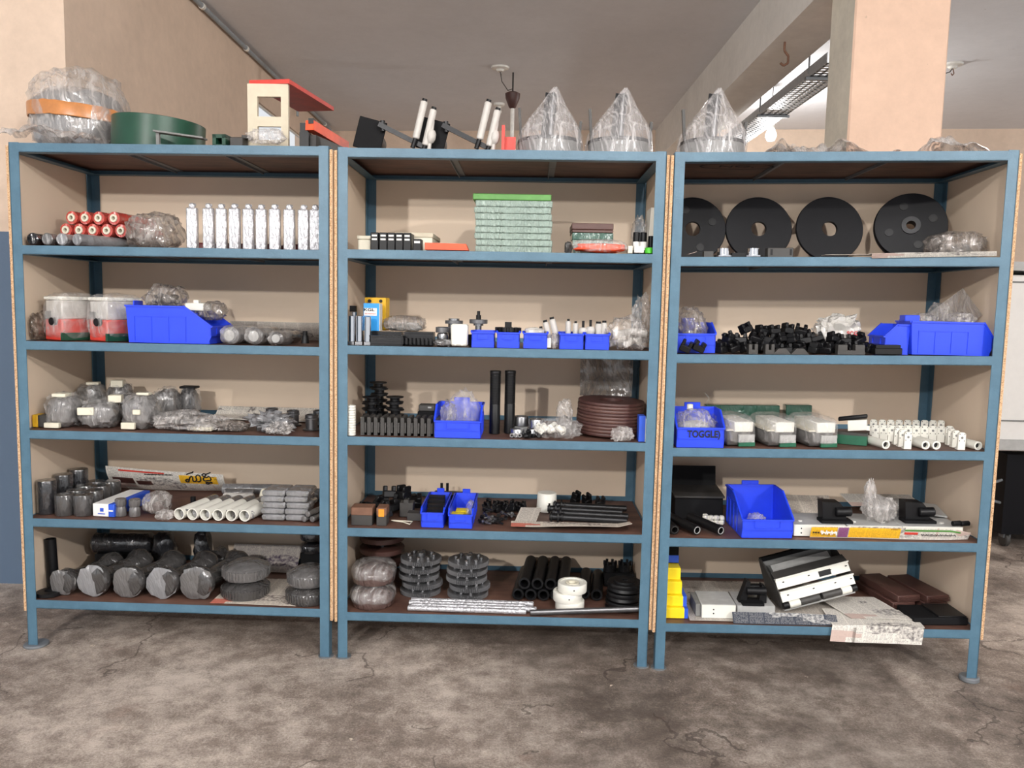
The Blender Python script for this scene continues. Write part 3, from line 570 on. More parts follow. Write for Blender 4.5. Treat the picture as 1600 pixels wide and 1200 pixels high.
GL = [[(185, 243), (192, 232), (205, 228), (214, 238), (208, 250), (194, 251), (187, 243)], [(214, 240), (225, 215), (240, 205), (250, 215), (246, 235), (252, 248), (268, 246), (280, 232)], [(200, 192), (222, 184), (250, 178), (258, 170)],
      [(280, 232), (276, 208), (290, 195), (308, 198), (316, 215), (312, 238), (296, 250), (284, 246)], [(326, 196), (345, 184), (362, 190), (358, 203), (343, 206), (332, 200)], [(362, 190), (385, 182), (402, 176)], [(336, 222), (350, 212), (368, 216), (380, 206), (398, 212), (402, 228), (388, 240), (370, 236), (352, 242), (338, 236), (336, 222)],
      [(352, 256), (366, 250), (380, 256), (374, 266), (358, 266), (352, 256)], [(380, 256), (398, 250), (404, 262)]]
b = BM()
for g_ in GL: path(b, [(.418 + (x - 292) * .00052, .001, .079 - (y - 222) * .00062) for x, y in g_], .0030, 7)
for v in b.verts: v.co.y += .055 * (1 - (v.co.z / .12)) ** 2 - .012 * math.sin(v.co.x * 7) - .004
part(t_, 'masthead', b, 'ink_black', 'bold black Telugu masthead word'); squiggle(t_, .18, .31, .094, .008, 12, 'ink_black', -.012)
# ---- bottom shelf
t_ = thing('black_tube', 'black plastic tube standing upright at the rack corner', 'tube', S(0, 5, 84, .13)); pipe(b := BM(), (0, 0, 0), (-.008, .0, .21), .0225, .019); part(t_, 'tube_wall', b, 'black_plastic'); cyl(b := BM(), (0, 0, .0), (0, 0, .004), .022, n=20); part(t_, 'end_plug', b, 'black_matte')
b = BM(); lathe(b, [(.02, 0), (.048, 0), (.048, .014), (.02, .016)], 30, closed=True); solo('black_ring', 'flat black ring lying in the shelf corner by the upright tube', 'ring', b, 'black_plastic', S(0, 5, 78, .06, .002))
def dumb(u, ly, r_, lb, seed, L=.26, dx=.1, m='film_dark'):
    t_ = thing('wrapped_spool', lb, 'spool', S(0, 5, u, ly, .002), 'film-wrapped double-ended spools'); M, _ = axisM((0, 0, r_), (dx, L, r_ * 1.02)); q = r_ * .62
    prof = [(0, -.004), (r_ * .55, -.002), (r_ * .92, .004), (r_, .016), (r_ * .97, .034), (q, .07), (q * .92, L * .5), (q, L * .72), (r_ * .95, L * .84), (r_, L * .92), (r_ * .9, L * 1.0), (0, L * 1.01)]
    b = lathe(BM(), prof, 26, M)
    for v in b.verts: v.co += Vector((noise.noise(v.co * 26 + Vector((seed, 0, 0))), noise.noise(v.co * 26 + Vector((0, seed, 0))), noise.noise(v.co * 26 + Vector((0, 0, seed))))) * .006; v.co.z = max(v.co.z, .0)
    _ = [setattr(v.co, 'z', max(v.co.z, .001)) for v in b.verts]; part(t_, 'spool', b, m); b = BM(); blob(b, r_ * 2.0, .012, r_ * 2.0, seed, .12, .2, 3, flat=False); part(t_, 'film_end', b, 'film_silver' if seed % 2 else 'film_grey')
for i, (u, r_, lb) in enumerate(((98, .052, 'smallest film-wrapped spool, beside the upright black tube'), (145, .062, 'bright film-wrapped spool second from the upright black tube'), (200, .061, 'squarish film-wrapped spool in the middle of the front row'), (254, .062, 'film-wrapped spool fourth from the upright black tube'), (307, .066, 'film-wrapped spool with diagonal creases beside the wrapped gears'))): dumb(u, .055, r_, lb, 120 + i, .27, .085)
cyl(b := BM(), (0, 0, .115), (.26, .02, .115), .045, n=20, bev=.01); b2 = thing('wrapped_roll', 'long black film-wrapped roll lying across the spools at the back', 'roll', S(0, 5, 148, .40)); part(b2, 'roll_body', b, 'film_black'); box(b := BM(), (.13, 0, .035), (.22, .06, .07)); part(b2, 'support_block', b, 'black_matte')
for i, (u, ly, w_, h_) in enumerate(((258, .42, .10, .17), (318, .40, .07, .19), (345, .38, .10, .11))): b = BM(); blob(b, w_, .09, h_, 130 + i, .2, .3, 3); solo('wrapped_lump', ['black wrapped lump behind the middle spools', 'tall narrow black wrapped lump behind the end spool', 'low dark wrapped lump beside the wrapped gears'][i], 'wrapped part', b, ('film_black', 'film_black', 'film_dark')[i], S(0, 5, u, ly), smooth=60)
for i, (u, ly, z, r_, m, lb) in enumerate(((384, .13, .0, .094, 'film_dark', 'film-wrapped gear lying under another beside the spools'), (385, .15, .072, .094, 'film_grey', 'film-wrapped gear resting on a darker one beside the spools'), (482, .10, .0, .088, 'film_dark', 'film-wrapped gear at the shelf end, under another'), (484, .12, .066, .088, 'film_grey', 'film-wrapped gear on top at the shelf end'))):
    t_ = thing('wrapped_gear', lb, 'gear', S(0, 5, u, ly, z), 'film-wrapped gears'); part(t_, 'film', wrapdisc(BM(), r_, .062, 0, i, .28), m); b = BM()
    for j in range(44): a = j * 2 * math.pi / 44; box(b, (r_ * math.cos(a), r_ * math.sin(a), .026), (.006, .006, .03), rz=math.degrees(a))
    part(t_, 'tooth_ring', b, m)
for j in range(3): b = wrapdisc(BM(), .058, .05, 0, j, .2); solo('wrapped_disc', 'black wrapped disc piled at the back corner, one of three', 'disc', b, 'film_black', S(0, 5, 490, .42, .1 + .056 * j) if j else S(0, 5, 490, .42, .1), 'black wrapped discs')
b = BM(); box(b, (0, 0, .05), (.09, .09, .1)); solo('black_block', 'black block under the pile of black wrapped discs', 'block', b, 'black_matte', S(0, 5, 490, .42))
news('newspaper', 'coloured newspaper lining the shelf under the wrapped gears', S(0, 5, 328, .02), .40, .30, 'newsprint_colour', lambda x, y: (x, y, .001 + .3 * ripple(.002)(x, y)))
news('newspaper', 'newspaper with purple block propped behind the wrapped gears', S(0, 5, 352, .40), .31, .15, 'newsprint_magenta', lambda x, y: (x, .11 * (y / .15) ** .7, .003 + .09 * (y / .15) ** 1.6))
# ================================================================ rack two
# ---- on top: roller brackets, red bracket, film cones
def roller_bracket(u, lb):
    t_ = thing('roller_bracket', lb, 'bracket', S(1, 0, u, .16), 'black roller brackets')
    box(b := BM(), (0, 0, .08), (.11, .008, .12), ry=14, bev=.002); part(t_, 'face_plate', b, 'black_matte'); cyl(b := BM(), (.005, .004, .065), (.0, .11, .06), .045, n=26, bev=.004); part(t_, 'drum', b, 'black_plastic')
    box(b := BM(), (.125, -.026, .075), (.19, .012, .018), ry=25); part(t_, 'arm', b, 'black_steel'); cyl(b := BM(), (.055, -.018, .09), (.052, -.018, .13), .010, n=12); part(t_, 'pivot', b, 'black_steel')
    for x, z0, L, r_ in ((.185, .055, .145, .0135), (.222, .03, .14, .0135)):
        cyl(b := BM(), (x - .012, -.04, max(.001, z0 - .03)), (x + .001, -.04, z0 + .01), .009, n=12); st_ = part(t_, 'stud', b, 'black_plastic')
        cyl(b := BM(), (x, -.04, z0 + .005), (x + L * .22, -.04, z0 + L), r_, n=18, bev=.003); ro = part(t_, 'roller', b, 'roller_grey', 'white roller'); cyl(b := BM(), (x + L * .22, -.04, z0 + L), (x + L * .225 + .002, -.04, z0 + L + .009), r_ * .75, n=14); part(ro, 'roller_cap', b, 'black_plastic')
    lathe(b := BM(), [(0, 0), (.008, 0), (.007, .028), (.014, .034), (.019, .046), (.019, .066), (.013, .078), (.007, .08), (.006, .112), (0, .113)], 18, TR((.236, -.04, .015), 0, 8, 0)); part(t_, 'guide_bush', b, 'roller_grey', 'short white bush on black stem')
    return t_
rb = roller_bracket(578, 'black roller bracket with upright white rollers on the rack top, by the rack corner'); twin(rb, S(1, 0, 676, .16), 'black roller bracket with upright white rollers, nearer the red angle and film cones')
b = BM(); box(b, (0, 0, .055), (.012, .05, .11)); box(b, (.03, 0, .01), (.06, .05, .012)); box(b, (.025, .0, .045), (.045, .006, .05)); solo('red_angle', 'small red painted angle bracket beside a film cone', 'bracket', b, 'red_paint', S(1, 0, 786, .12, .0))
def film_cone(r, u, lb):
    # a disc drum with upright blades, draped to a point in film
    t_ = thing('film_cone', lb, 'wrapped fixture', S(r, 0, u, .20), 'wrapped cone fixtures')
    lathe(b := BM(), [(0, 0), (.138, 0), (.14, .004), (.14, .050), (.137, .054), (0, .054)], 40); part(t_, 'base_drum', b, 'mid_grey'); lathe(b := BM(), [(.139, .05), (.143, .052), (.143, .060), (.139, .062)], 40, closed=True); part(t_, 'rim_ring', b, 'black_steel')
    b = BM()
    for a, w_ in ((80, .055), (100, .03), (60, .03), (90, .016)): box(b, (.012 * math.cos(R(a * 3)), .03 * math.sin(R(a)) - .02, .135), (w_, .012, .17), ry=7, rz=a - 80)
    part(t_, 'blade_stack', b, 'navy_black', 'dark upright blades'); cyl(b := BM(), (0, 0, .05), (.012, 0, .222), .018, .006, n=14); part(t_, 'centre_post', b, 'dull_steel')
    for sx, z in ((-1, .135), (1, .095)): box(b := BM(), (sx * .131, -.02, z / 2 + .03), (.012, .02, z), ry=sx * 6); part(t_, 'side_post', b, 'dark_grey')
    b = BM(); n = 48; lathe(b, [(.146, .0), (.149, .05), (.142, .085), (.108, .128), (.066, .172), (.022, .226), (.010, .238), (0, .241)], n)
    for v in b.verts:
        a = math.atan2(v.co.y, v.co.x); rr = math.hypot(v.co.x, v.co.y)
        if rr > .001: f_ = 1 + .035 * math.sin(a * 9) * (rr / .15) + .03 * noise.noise(Vector((math.cos(a) * 3, math.sin(a) * 3, v.co.z * 12))); v.co.x *= f_; v.co.y *= f_
        v.co.x += .02 * (v.co.z / .24) ** 2
    part(t_, 'film_wrap', b, 'polythene_cone', smooth=70)
    for ch in t_.children: ch.scale = (.88, .88, 1.17)
    return t_
fc = film_cone(1, 858, 'film-draped cone fixture with dark blades, beside the small red angle')
twin(fc, S(1, 0, 967, .20), 'film-draped cone fixture with dark blades, at the end of the middle rack'); twin(fc, S(2, 0, 1112, .20), 'film-draped cone fixture with dark blades, alone on the rack beside the pillar')
# ---- second shelf
b = BM(); box(b, (0, 0, .022), (.05, .05, .044), bev=.002); box(b, (0, 0, .052), (.056, .052, .014), bev=.002); solo('small_white_box', 'small white lidded box in the shelf corner beside the black cassettes', 'box', b, 'ivory', S(1, 1, 571, .12))
ca = None
for i, u in enumerate((585, 598.5, 611, 623.5, 636)):
    at = S(1, 1, u, .05)
    if ca is None:
        ca = thing('cassette', 'black cassette with two white slots, first from the small white box', 'cassette', at, 'row of black cassettes'); box(b := BM(), (0, .04, .034), (.030, .08, .068), bev=.002); part(ca, 'case', b, 'black_plastic')
        for z in (.056, .042): box(b := BM(), (0, -.001, z), (.020, .003, .007), bev=.001); part(ca, 'slot', b, 'card_white')
    else: twin(ca, at, 'black cassette with two white slots, ' + ORD[i] + ' from the small white box')
t_ = thing('cassette', 'shorter black cassette with one white slot, apart from the row of five', 'cassette', S(1, 1, 652, .045)); box(b := BM(), (0, .02, .0225), (.032, .05, .045), bev=.002); part(t_, 'case', b, 'black_plastic'); box(b := BM(), (0, -.006, .033), (.022, .003, .008)); part(t_, 'slot', b, 'card_white')
t_ = thing('white_carton', 'long white lidded carton lying behind the black cassettes', 'carton', S(1, 1, 650, .20)); box(b := BM(), (0, .06, .030), (.145, .24, .06), bev=.002); part(t_, 'carton_body', b, 'ivory'); box(b := BM(), (0, .06, .068), (.152, .246, .018), bev=.002); part(t_, 'lid', b, 'carton_beige')
b = BM(); prism(b, [(-.08, 0), (.085, 0), (.075, .024), (-.08, .026)], -.03, .03); solo('orange_plate', 'bright orange-red flat plastic piece lying on the shelf front', 'plate', b, 'orange_red', S(1, 1, 698, .05, .004))
for i in range(9):
    m = 'leaf_green' if i == 8 else 'film_pale_green'; b = BM(); box(b, (0, .11, .012), (.292 if i < 8 else .298, .22, .0236), bev=.003)
    solo('flat_box', 'plain green flat box on top of the tall stack' if i == 8 else 'pale green film-wrapped flat box, ' + ORD[i] + ' up from the shelf in the tall stack', 'flat box', b, m, S(1, 1, 802 + (0, 1, -1, 0, 1, 0, -1, 1, -2)[i], .05, .0245 * i), 'tall stack of flat boxes')
for i, (z, h_, w_, m, lb) in enumerate(((0, .03, .155, 'film_pale_green', 'pale film-wrapped flat box at the bottom of the short stack'), (.030, .026, .155, 'film_pale_green', 'pale film-wrapped flat box under the dark green one'), (.056, .028, .158, 'film_green', 'dark green film-wrapped flat box in the short stack'), (.084, .012, .158, 'bakelite', 'thin brown slab under the top brown slab'), (.096, .024, .160, 'bakelite', 'brown slab on top of the short stack'))):
    b = BM(); box(b, (0, .09, h_ / 2), (w_, .18, h_ - .0006), bev=.002); solo('flat_box' if i < 3 else 'brown_board', lb, 'flat box' if i < 3 else 'slab', b, m, S(1, 1, 926, .10, z))
b = BM(); blob(b, .19, .06, .036, 3, .2, .35, 3); bag('red_bag', 'clear bag of bright red pieces before the short box stack', S(1, 1, 938, .045, .004), .2, .075, .05, 'polythene_thin', 151, [('red_pieces', b, 'orange_red')], .14)
b = BM(); blob(b, .03, .03, .045, 6, .25, .3, 3); solo('dark_lump', 'small dark lump beside the short box stack', 'part', b, 'dark_grey', S(1, 1, 888, .07))
b = BM(); box(b, (0, 0, .095), (.024, .12, .19), ry=3); solo('white_board', 'white panel standing on edge in the shelf corner', 'panel', b, 'white_part', S(1, 1, 1014, .22))
bag('plastic_bag', 'clear bag hanging against the white panel', S(1, 1, 998, .26), .06, .12, .165, 'polythene', 155)
for i, u in enumerate((993.5, 1004.5)):
    t_ = thing('black_bottle', 'black spray bottle with white label beside the white panel, one of two', 'bottle', S(1, 1, u, .075), 'black bottles'); cyl(b := BM(), (0, 0, 0), (0, 0, .086), .0128, n=18, bev=.002); part(t_, 'bottle_body', b, 'black_plastic'); lathe(b := BM(), [(.0131, .018), (.0131, .05)], 18); part(t_, 'label', b, 'card_white')
b = BM(); box(b, (0, 0, .012), (.036, .02, .024), bev=.001); solo('tiny_carton', 'tiny white printed carton before the black bottles', 'carton', b, 'card_white', S(1, 1, 998, .035, .006)); b = BM(); box(b, (0, 0, .014), (.018, .03, .028), bev=.001); solo('tiny_carton', 'tiny white carton standing between red bag and bottles', 'carton', b, 'ivory', S(1, 1, 984, .05, .004))
cyl(b := BM(), (0, 0, 0), (0, 0, .022), .016, n=18, bev=.002); solo('lime_jar', 'bright lime green cap in the shelf corner', 'cap', b, 'lime', S(1, 1, 1014, .04, .004)); cyl(b := BM(), (0, 0, 0), (0, 0, .075), .010, n=14, bev=.002); solo('dark_can', 'slim dark can behind the lime green cap', 'can', b, 'black_plastic', S(1, 1, 1016, .10))
# ---- third shelf
for i, (u, r_, h_) in enumerate(((549, .0125, .112), (561.5, .0145, .112), (574.5, .0125, .110))): t_ = thing('chrome_cylinder', 'polished chrome cylinder standing at the shelf end, one of three', 'cylinder', S(1, 2, u, .05 + .012 * (i == 1)), 'chrome cylinders'); cyl(b := BM(), (0, 0, .012), (0, 0, h_), r_, n=24, bev=.0015); part(t_, 'barrel', b, 'chrome'); box(b := BM(), (0, 0, .006), (r_ * 1.9, r_ * 1.9, .012)); part(t_, 'end_block', b, 'steel')
t_ = thing('air_valve', 'small silver and black valve behind the chrome cylinders', 'valve', S(1, 2, 552, .12)); cyl(b := BM(), (0, 0, 0), (0, 0, .125), .014, n=16); part(t_, 'valve_body', b, 'steel'); box(b := BM(), (0, 0, .138), (.026, .014, .024)); part(t_, 'valve_head', b, 'black_plastic')
t_ = thing('bearing_carton', 'blue bearing carton with white lettered panel standing on black extrusions', 'carton', S(1, 2, 580, .10, .052)); box(b := BM(), (0, .03, .055), (.062, .06, .108), bev=.001); part(t_, 'carton_body', b, 'box_cyan'); box(b := BM(), (-.003, -.001, .075), (.050, .002, .030)); part(t_, 'label_panel', b, 'card_white'); box(b := BM(), (.0318, .03, .055), (.0015, .058, .106)); part(t_, 'white_side', b, 'card_white')
text(t_, 'KGL', .015, (-.008, -.0025, .083), (90, 0, 0), 'ink_black', sx=1.5, bold=.0004); text(t_, 'BEARINGS', .0085, (-.003, -.0025, .068), (90, 0, 0), 'ink_red', sx=1.1)
t_ = thing('yellow_carton', 'yellow carton with black round marks behind the blue bearing carton', 'carton', S(1, 2, 587, .19, .052)); box(b := BM(), (0, .03, .066), (.088, .05, .132), bev=.001, rz=-8); part(t_, 'carton_body', b, 'box_yellow')
for x in (-.026, .02): cyl(b := BM(), (x, .001, .118), (x, .0045, .118), .007, n=14); part(t_, 'round_mark', b, 'ink_black')
def extrusion(u, ly, z, w_, h_, L, lb, rz=0):
    b = BM(); box(b, (L / 2, 0, h_ / 2), (L, w_, h_ * .72))
    for j in range(3): box(b, (L / 2, 0, h_ * (.06 + .44 * j)), (L, w_ * 1.08, h_ * .12))
    solo('black_extrusion', lb, 'extrusion', b, 'black_steel', S(1, 2, u, ly, z), 'black ribbed extrusions', rz)
extrusion(581, .065, 0, .05, .038, .125, 'short black ribbed extrusion at the front of the pile'); extrusion(583, .14, 0, .06, .050, .118, 'black ribbed extrusion under the bearing carton'); extrusion(633, .13, 0, .06, .052, .115, 'black ribbed extrusion at the end of the pile')
b = BM()
for j in range(8): box(b, (-.055 + .0155 * j, 0, .012), (.008, .03, .024))
box(b, (0, .01, .008), (.125, .02, .012)); solo('toothed_strip', 'low black toothed strip before the extrusions', 'strip', b, 'black_plastic', S(1, 2, 652, .05, .006))
b = BM(); blob(b, .14, .05, .035, 5, .2, .3, 3); bag('plastic_bag', 'long greyish clear bag lying on the black extrusions', S(1, 2, 633, .16, .053), .17, .09, .06, 'polythene_grey', 161, [('parts', b, 'light_grey')], .1, .5)
t_ = thing('steel_hub', 'stubby bare steel hub with dark flange beside the black extrusions', 'hub', S(1, 2, 692, .10)); lathe(b := BM(), [(0, 0), (.026, 0), (.026, .012), (.020, .014), (.024, .04), (.020, .05), (0, .052)], 26); part(t_, 'hub_body', b, 'steel'); lathe(b := BM(), [(0, .052), (.029, .052), (.029, .072), (.02, .074), (0, .074)], 26); part(t_, 'hub_flange', b, 'gear_steel')
t_ = thing('flanged_boss', 'steel boss with wide dark flange behind the white cylinder', 'boss', S(1, 2, 709, .18)); cyl(b := BM(), (0, 0, 0), (0, 0, .085), .024, n=24); part(t_, 'boss_body', b, 'steel'); cyl(b := BM(), (0, 0, .085), (0, 0, .098), .036, n=30, bev=.001); part(t_, 'flange', b, 'gear_steel'); cyl(b := BM(), (0, 0, .098), (0, 0, .106), .022, n=24); part(t_, 'boss_cap', b, 'steel')
b = BM(); box(b, (0, 0, .042), (.064, .05, .084), bev=.006); _ = [box(b, (x, -.0255, .042), (.006, .003, .08)) for x in (-.014, .012)]; solo('white_extrusion', 'white ribbed block standing upright beside the small blue bins', 'block', b, 'white_part', S(1, 2, 718, .05, .004)); b = BM(); blob(b, .07, .04, .03, 8, .2, .3, 3); solo('grey_lump', 'grey wrapped lump before the steel hub', 'wrapped part', b, 'film_grey', S(1, 2, 693, .045, .0))
t_ = thing('spindle', 'steel spindle with dark disc and black knob behind the small blue bins', 'spindle', S(1, 2, 747, .16)); box(b := BM(), (0, 0, .022), (.075, .05, .044)); part(t_, 'spindle_base', b, 'black_plastic'); cyl(b := BM(), (0, 0, .044), (0, 0, .088), .013, n=20); part(t_, 'shaft', b, 'steel'); cyl(b := BM(), (0, 0, .088), (0, 0, .104), .036, n=32, bev=.001); part(t_, 'disc', b, 'gear_steel'); lathe(b := BM(), [(.02, .08), (.02, .089)], 22); part(t_, 'collar', b, 'steel'); cyl(b := BM(), (0, 0, .104), (0, 0, .122), .010, n=16); cyl(b, (0, 0, .122), (0, 0, .138), .006, n=12); part(t_, 'knob', b, 'black_plastic')
BL = ['beneath the disc spindle', 'under the black toothed wheel', 'with white pads and leaning grey rollers', 'with two plain upright rollers', 'with dark-capped upright rollers']
for i, u in enumerate((755.5, 794.5, 836, 891.5, 931)): bin_('small blue bin ' + BL[i], S(1, 2, u, .075),   .086 if i < 2 else .091, .11, .064, .060, slope=.12, tab=False, ribs=0, group='small blue bins in a row')
t_ = thing('toothed_gear', 'black toothed wheel with square hub resting in a small blue bin', 'wheel', S(1, 2, 794, .085, .062)); b = BM(); cyl(b, (0, 0, 0), (0, 0, .014), .044, n=24)
for j in range(14): a = j * 2 * math.pi / 14; box(b, (.046 * math.cos(a), .046 * math.sin(a), .007), (.010, .010, .016), rz=math.degrees(a))
part(t_, 'rim', b, 'black_plastic'); box(b := BM(), (0, 0, .024), (.026, .026, .024)); part(t_, 'hub', b, 'black_plastic')
b = BM(); blob(b, .075, .06, .034, 9, .15, .6, 3); solo('white_pad', 'crumpled white pad lying in a small blue bin', 'pad', b, 'film_white', S(1, 2, 835, .075, .045))
def uproller(u, ly, z, L, r_, lean, lb, m='roller_grey', capr=.7):
    t_ = thing('roller', lb, 'roller', S(1, 2, u, ly, z), 'grey rollers in the blue bins'); cyl(b := BM(), (0, 0, 0), (lean, 0, L), r_, n=18, bev=.003); part(t_, 'sleeve', b, m); d = Vector((lean, 0, L)).normalized(); e = Vector((lean, 0, L)); cyl(b := BM(), e, e + d * .008, r_ * capr, n=14); part(t_, 'cap', b, 'black_plastic')
for u, L, r_, ln in ((848, .055, .009, -.008), (860, .08, .0115, -.022), (872, .092, .0125, -.026)): uproller(u, .085, .02, L, r_, ln, 'grey roller with black cap leaning over a small blue bin, one of three')
for u, L, r_ in ((887, .1, .0105), (898.5, .092, .0105)): uproller(u, .08, .006, L, r_, 0, 'plain upright grey roller in a small blue bin, one of two', capr=.5)
for i, (u, L, r_) in enumerate(((934, .092, .0135), (943, .096, .011))): uproller(u, .085, .006, L, r_, 0, ['thick upright grey roller with broad black cap', 'upright grey roller at the bin edge beside the big clear bag'][i], capr=.75)
for i, u in enumerate((910.5, 922)): t_ = thing('guide_bush', 'small round grey bush on black stem in a blue bin, one of two', 'bush', S(1, 2, u, .07, .03 + .004 * i), 'guide bushes'); lathe(b := BM(), [(0, .018), (.012, .02), (.018, .03), (.018, .042), (.012, .052), (0, .053)], 18); part(t_, 'bush', b, 'roller_grey'); cyl(b := BM(), (0, 0, 0), (0, 0, .02), .011, n=14); part(t_, 'foot', b, 'black_plastic'); cyl(b := BM(), (0, 0, .052), (0, 0, .078), .005, n=10); part(t_, 'stem', b, 'black_plastic')
b = BM(); box(b, (0, 0, .018), (.018, .02, .036)); cyl(b, (0, -.0105, .014), (0, -.009, .014), .003, n=8); solo('white_block', 'tiny white block with a hole between two small blue bins', 'block', b, 'white_part', S(1, 2, 857, .045, .004)); bag('plastic_bag', 'small twist of clear film beside the tiny white block', S(1, 2, 866, .06), .03, .05, .06, 'polythene', 167)
fl = []
for j, (x, y, z, a) in enumerate(((-.04, 0, .02, 30), (.0, -.03, .02, 70), (.03, .01, .03, 110), (-.02, .02, .055, 10), (.04, -.02, .06, 150))): cyl(b := BM(), (x - .04 * math.cos(R(a)), y - .03 * math.sin(R(a)), z), (x + .04 * math.cos(R(a)), y + .03 * math.sin(R(a)), z + .012), .014, n=14, bev=.002); fl.append(('roller', b, 'roller_grey'))
bag('roller_bag', 'big peaked clear bag full of grey rollers in the shelf corner', S(1, 2, 980, .10), .155, .17, .13, 'polythene', 171, fl, .2, .2); b = BM(); blob(b, .075, .06, .19, 173, .25, .1, 4, c=(.02, .0, .02)); solo('plastic_bag', 'tall peak of clear film rising behind the roller bag', 'plastic bag', b, 'polythene', S(1, 2, 993, .22), smooth=60)
# ---- fourth shelf
for u, ly, n in ((549, .03, 12), (549, .085, 11)):
    for j in range(n): lathe(b := BM(), [(.008, .0003), (.0165, .0003), (.0175, .003), (.0165, .0092), (.008, .0092)], 18, closed=True); solo('white_washer', 'white plastic ring ' + ORD[j] + ' up in the ' + ['front', 'rear'][ly > .05] + ' pile at the shelf corner', 'ring', b, 'white_part', S(1, 3, u, ly, .0098 * j, .0195), 'piled white rings')
for c_, (u, ly, n) in enumerate(((592, .30, 7), (617, .24, 5), (580, .22, 5))):
    for j in range(n):
        lathe(b := BM(), [(0, 0), (.036, 0), (.036, .005), (.020, .007), (.020, .019), (.036, .021), (.036, .0255), (.012, .0258), (0, .022)], 22); solo('black_bobbin', ['black flanged bobbin in the tallest column', 'black flanged bobbin in the middle-height column', 'black flanged bobbin in the column against the rear post'][c_], 'bobbin', b, 'black_plastic', S(1, 3, u + (j * 7 % 3) - 1, ly, .0262 * j), 'stacked black bobbins')
for i, u in enumerate((603, 622, 640, 654)): cyl(b := BM(), (0, 0, 0), (0, 0, .055 - .004 * (i % 2)), .017, n=18, bev=.003); solo('black_stopper', 'black round cap standing behind the row of black plates, one of four', 'cap', b, 'black_plastic', S(1, 3, u, .16), 'black caps')
pl = None
for i in range(12):
    at = S(1, 3, 566 + 10.4 * i, .035)
    if pl is None:
        pl = thing('black_plate', 'black slotted plate on edge, first from the white ring piles', 'plate', at, 'row of black plates'); b = BM(); prism(b, [(-.007, 0), (.007, 0), (.007, .066), (.004, .071), (-.007, .071)], 0, .1); box(b, (.010, .02, .03), (.008, .03, .04)); box(b, (.010, .07, .012), (.008, .04, .02)); part(pl, 'plate_body', b, 'dark_grey'); cyl(b := BM(), (.0145, .02, .035), (.0135, .02, .035), .006, n=10); part(pl, 'bolt_head', b, 'steel')
    else: twin(pl, at, 'black slotted plate on edge, ' + ORD[i] + ' from the white ring piles')
b = BM(); box(b, (0, 0, .04), (.07, .06, .08), bev=.003); t_ = solo('black_block', 'black block behind the end of the plate row', 'block', b, 'black_matte', S(1, 3, 667, .20)); t_ = thing('clamp_block', 'dark grey drilled block on top of the black block', 'block', S(1, 3, 668, .20, .08)); box(b := BM(), (0, 0, .013), (.066, .055, .026), bev=.003); part(t_, 'block_body', b, 'dark_grey'); box(b := BM(), (.012, -.028, .016), (.014, .002, .006)); part(t_, 'slot', b, 'light_grey')
bin_('blue bin with a peaked bag of white caps, beside the black ribbed columns', S(1, 3, 718, .105), .178, .19, .12, .068, slope=.4)
fl = []; rn = random.Random(5)
for j in range(9): cyl(b := BM(), (x := rn.uniform(-.04, .05), y := rn.uniform(-.05, .02), .012), (x + .006, y, .03), .011, n=12); fl.append(('white_cap', b, 'white_part'))
bag('plastic_bag', 'peaked clear bag of white caps standing in the blue bin', S(1, 3, 724, .10, .012), .125, .13, .165, 'polythene_thin', 181, fl, .14, .0)
bag('plastic_bag', 'second clear bag squeezed in the bin beside the peaked one', S(1, 3, 700, .11, .012), .06, .11, .115, 'polythene', 182)
for i, u in enumerate((772.5, 795.5)):
    t_ = thing('ribbed_tube', 'tall glossy black ribbed tube standing upright, one of a pair', 'tube', S(1, 3, u, .15 + .02 * i), 'black ribbed tubes'); prof = [(0, 0), (.0215, 0), (.0215, .118), (.0205, .120)]
    for j in range(26): z = .121 + j * .0042; prof += [(.0215, z), (.0215, z + .0028), (.0203, z + .003), (.0203, z + .0041)]
    part(t_, 'column_body', lathe(BM(), prof + [(.0215, .231), (.0215, .252), (0, .252)], 26), 'black_plastic', smooth=30); lathe(b := BM(), [(.0216, .24), (.0224, .241), (.0224, .25), (.0216, .251)], 26); part(t_, 'top_band', b, 'black_steel')
RS = [(814, .20, .030, .04, 'dull_steel'), (838, .16, .032, .036, 'steel'), (808, .09, .028, .03, 'steel'), (833, .10, .026, .03, 'steel')]
for i, (u, ly, r_, h_, m) in enumerate(RS): lathe(b := BM(), [(r_ * .6, 0), (r_, 0), (r_, h_ - .003), (r_ * .94, h_), (r_ * .6, h_), (r_ * .6, h_ * .5)], 28, closed=True); solo('steel_ring', ['dark steel ring at the back beside the ribbed columns', 'bright steel ring at the back next to the dark ring', 'bright steel ring behind the little bolts', 'steel ring against the bag of white caps'][i], 'ring', b, m, S(1, 3, u, ly, .025 if i < 2 else 0))
for i, (u, ly) in enumerate(((814, .17), (838, .14))): b = BM(); box(b, (0, 0, .0125), (.055, .05, .025)); solo('support_block', ['grey block under the dark steel ring', 'grey block under the bright steel ring'][i], 'block', b, 'mid_grey', S(1, 3, u, ly + .03 * (1 - i) + .02 * i))
for i, u in enumerate((799.5, 806, 812)): t_ = thing('steel_bolt', 'little steel socket bolt lying end-on at the shelf front, one of three', 'bolt', S(1, 3, u, .05), 'steel socket bolts'); pipe(b := BM(), (0, 0, .009), (.004, .03, .009), .0085, .004, 14); part(t_, 'head', b, 'steel'); cyl(b := BM(), (.004, .03, .009), (.008, .055, .009), .005, n=10); part(t_, 'shank', b, 'dull_steel')
rn = random.Random(8)
for i in range(9): cyl(b := BM(), (0, 0, .008), (.016 * math.cos(i), .016 * math.sin(i), .011), .0075, n=10, bev=.001); solo('black_nut', 'little black nut heaped before the bag of white caps', 'nut', b, 'black_plastic', S(1, 3, 819 + 4.2 * (i % 6), .035 + .018 * (i // 3), .0 + .012 * (i > 6)), 'heap of black nuts')
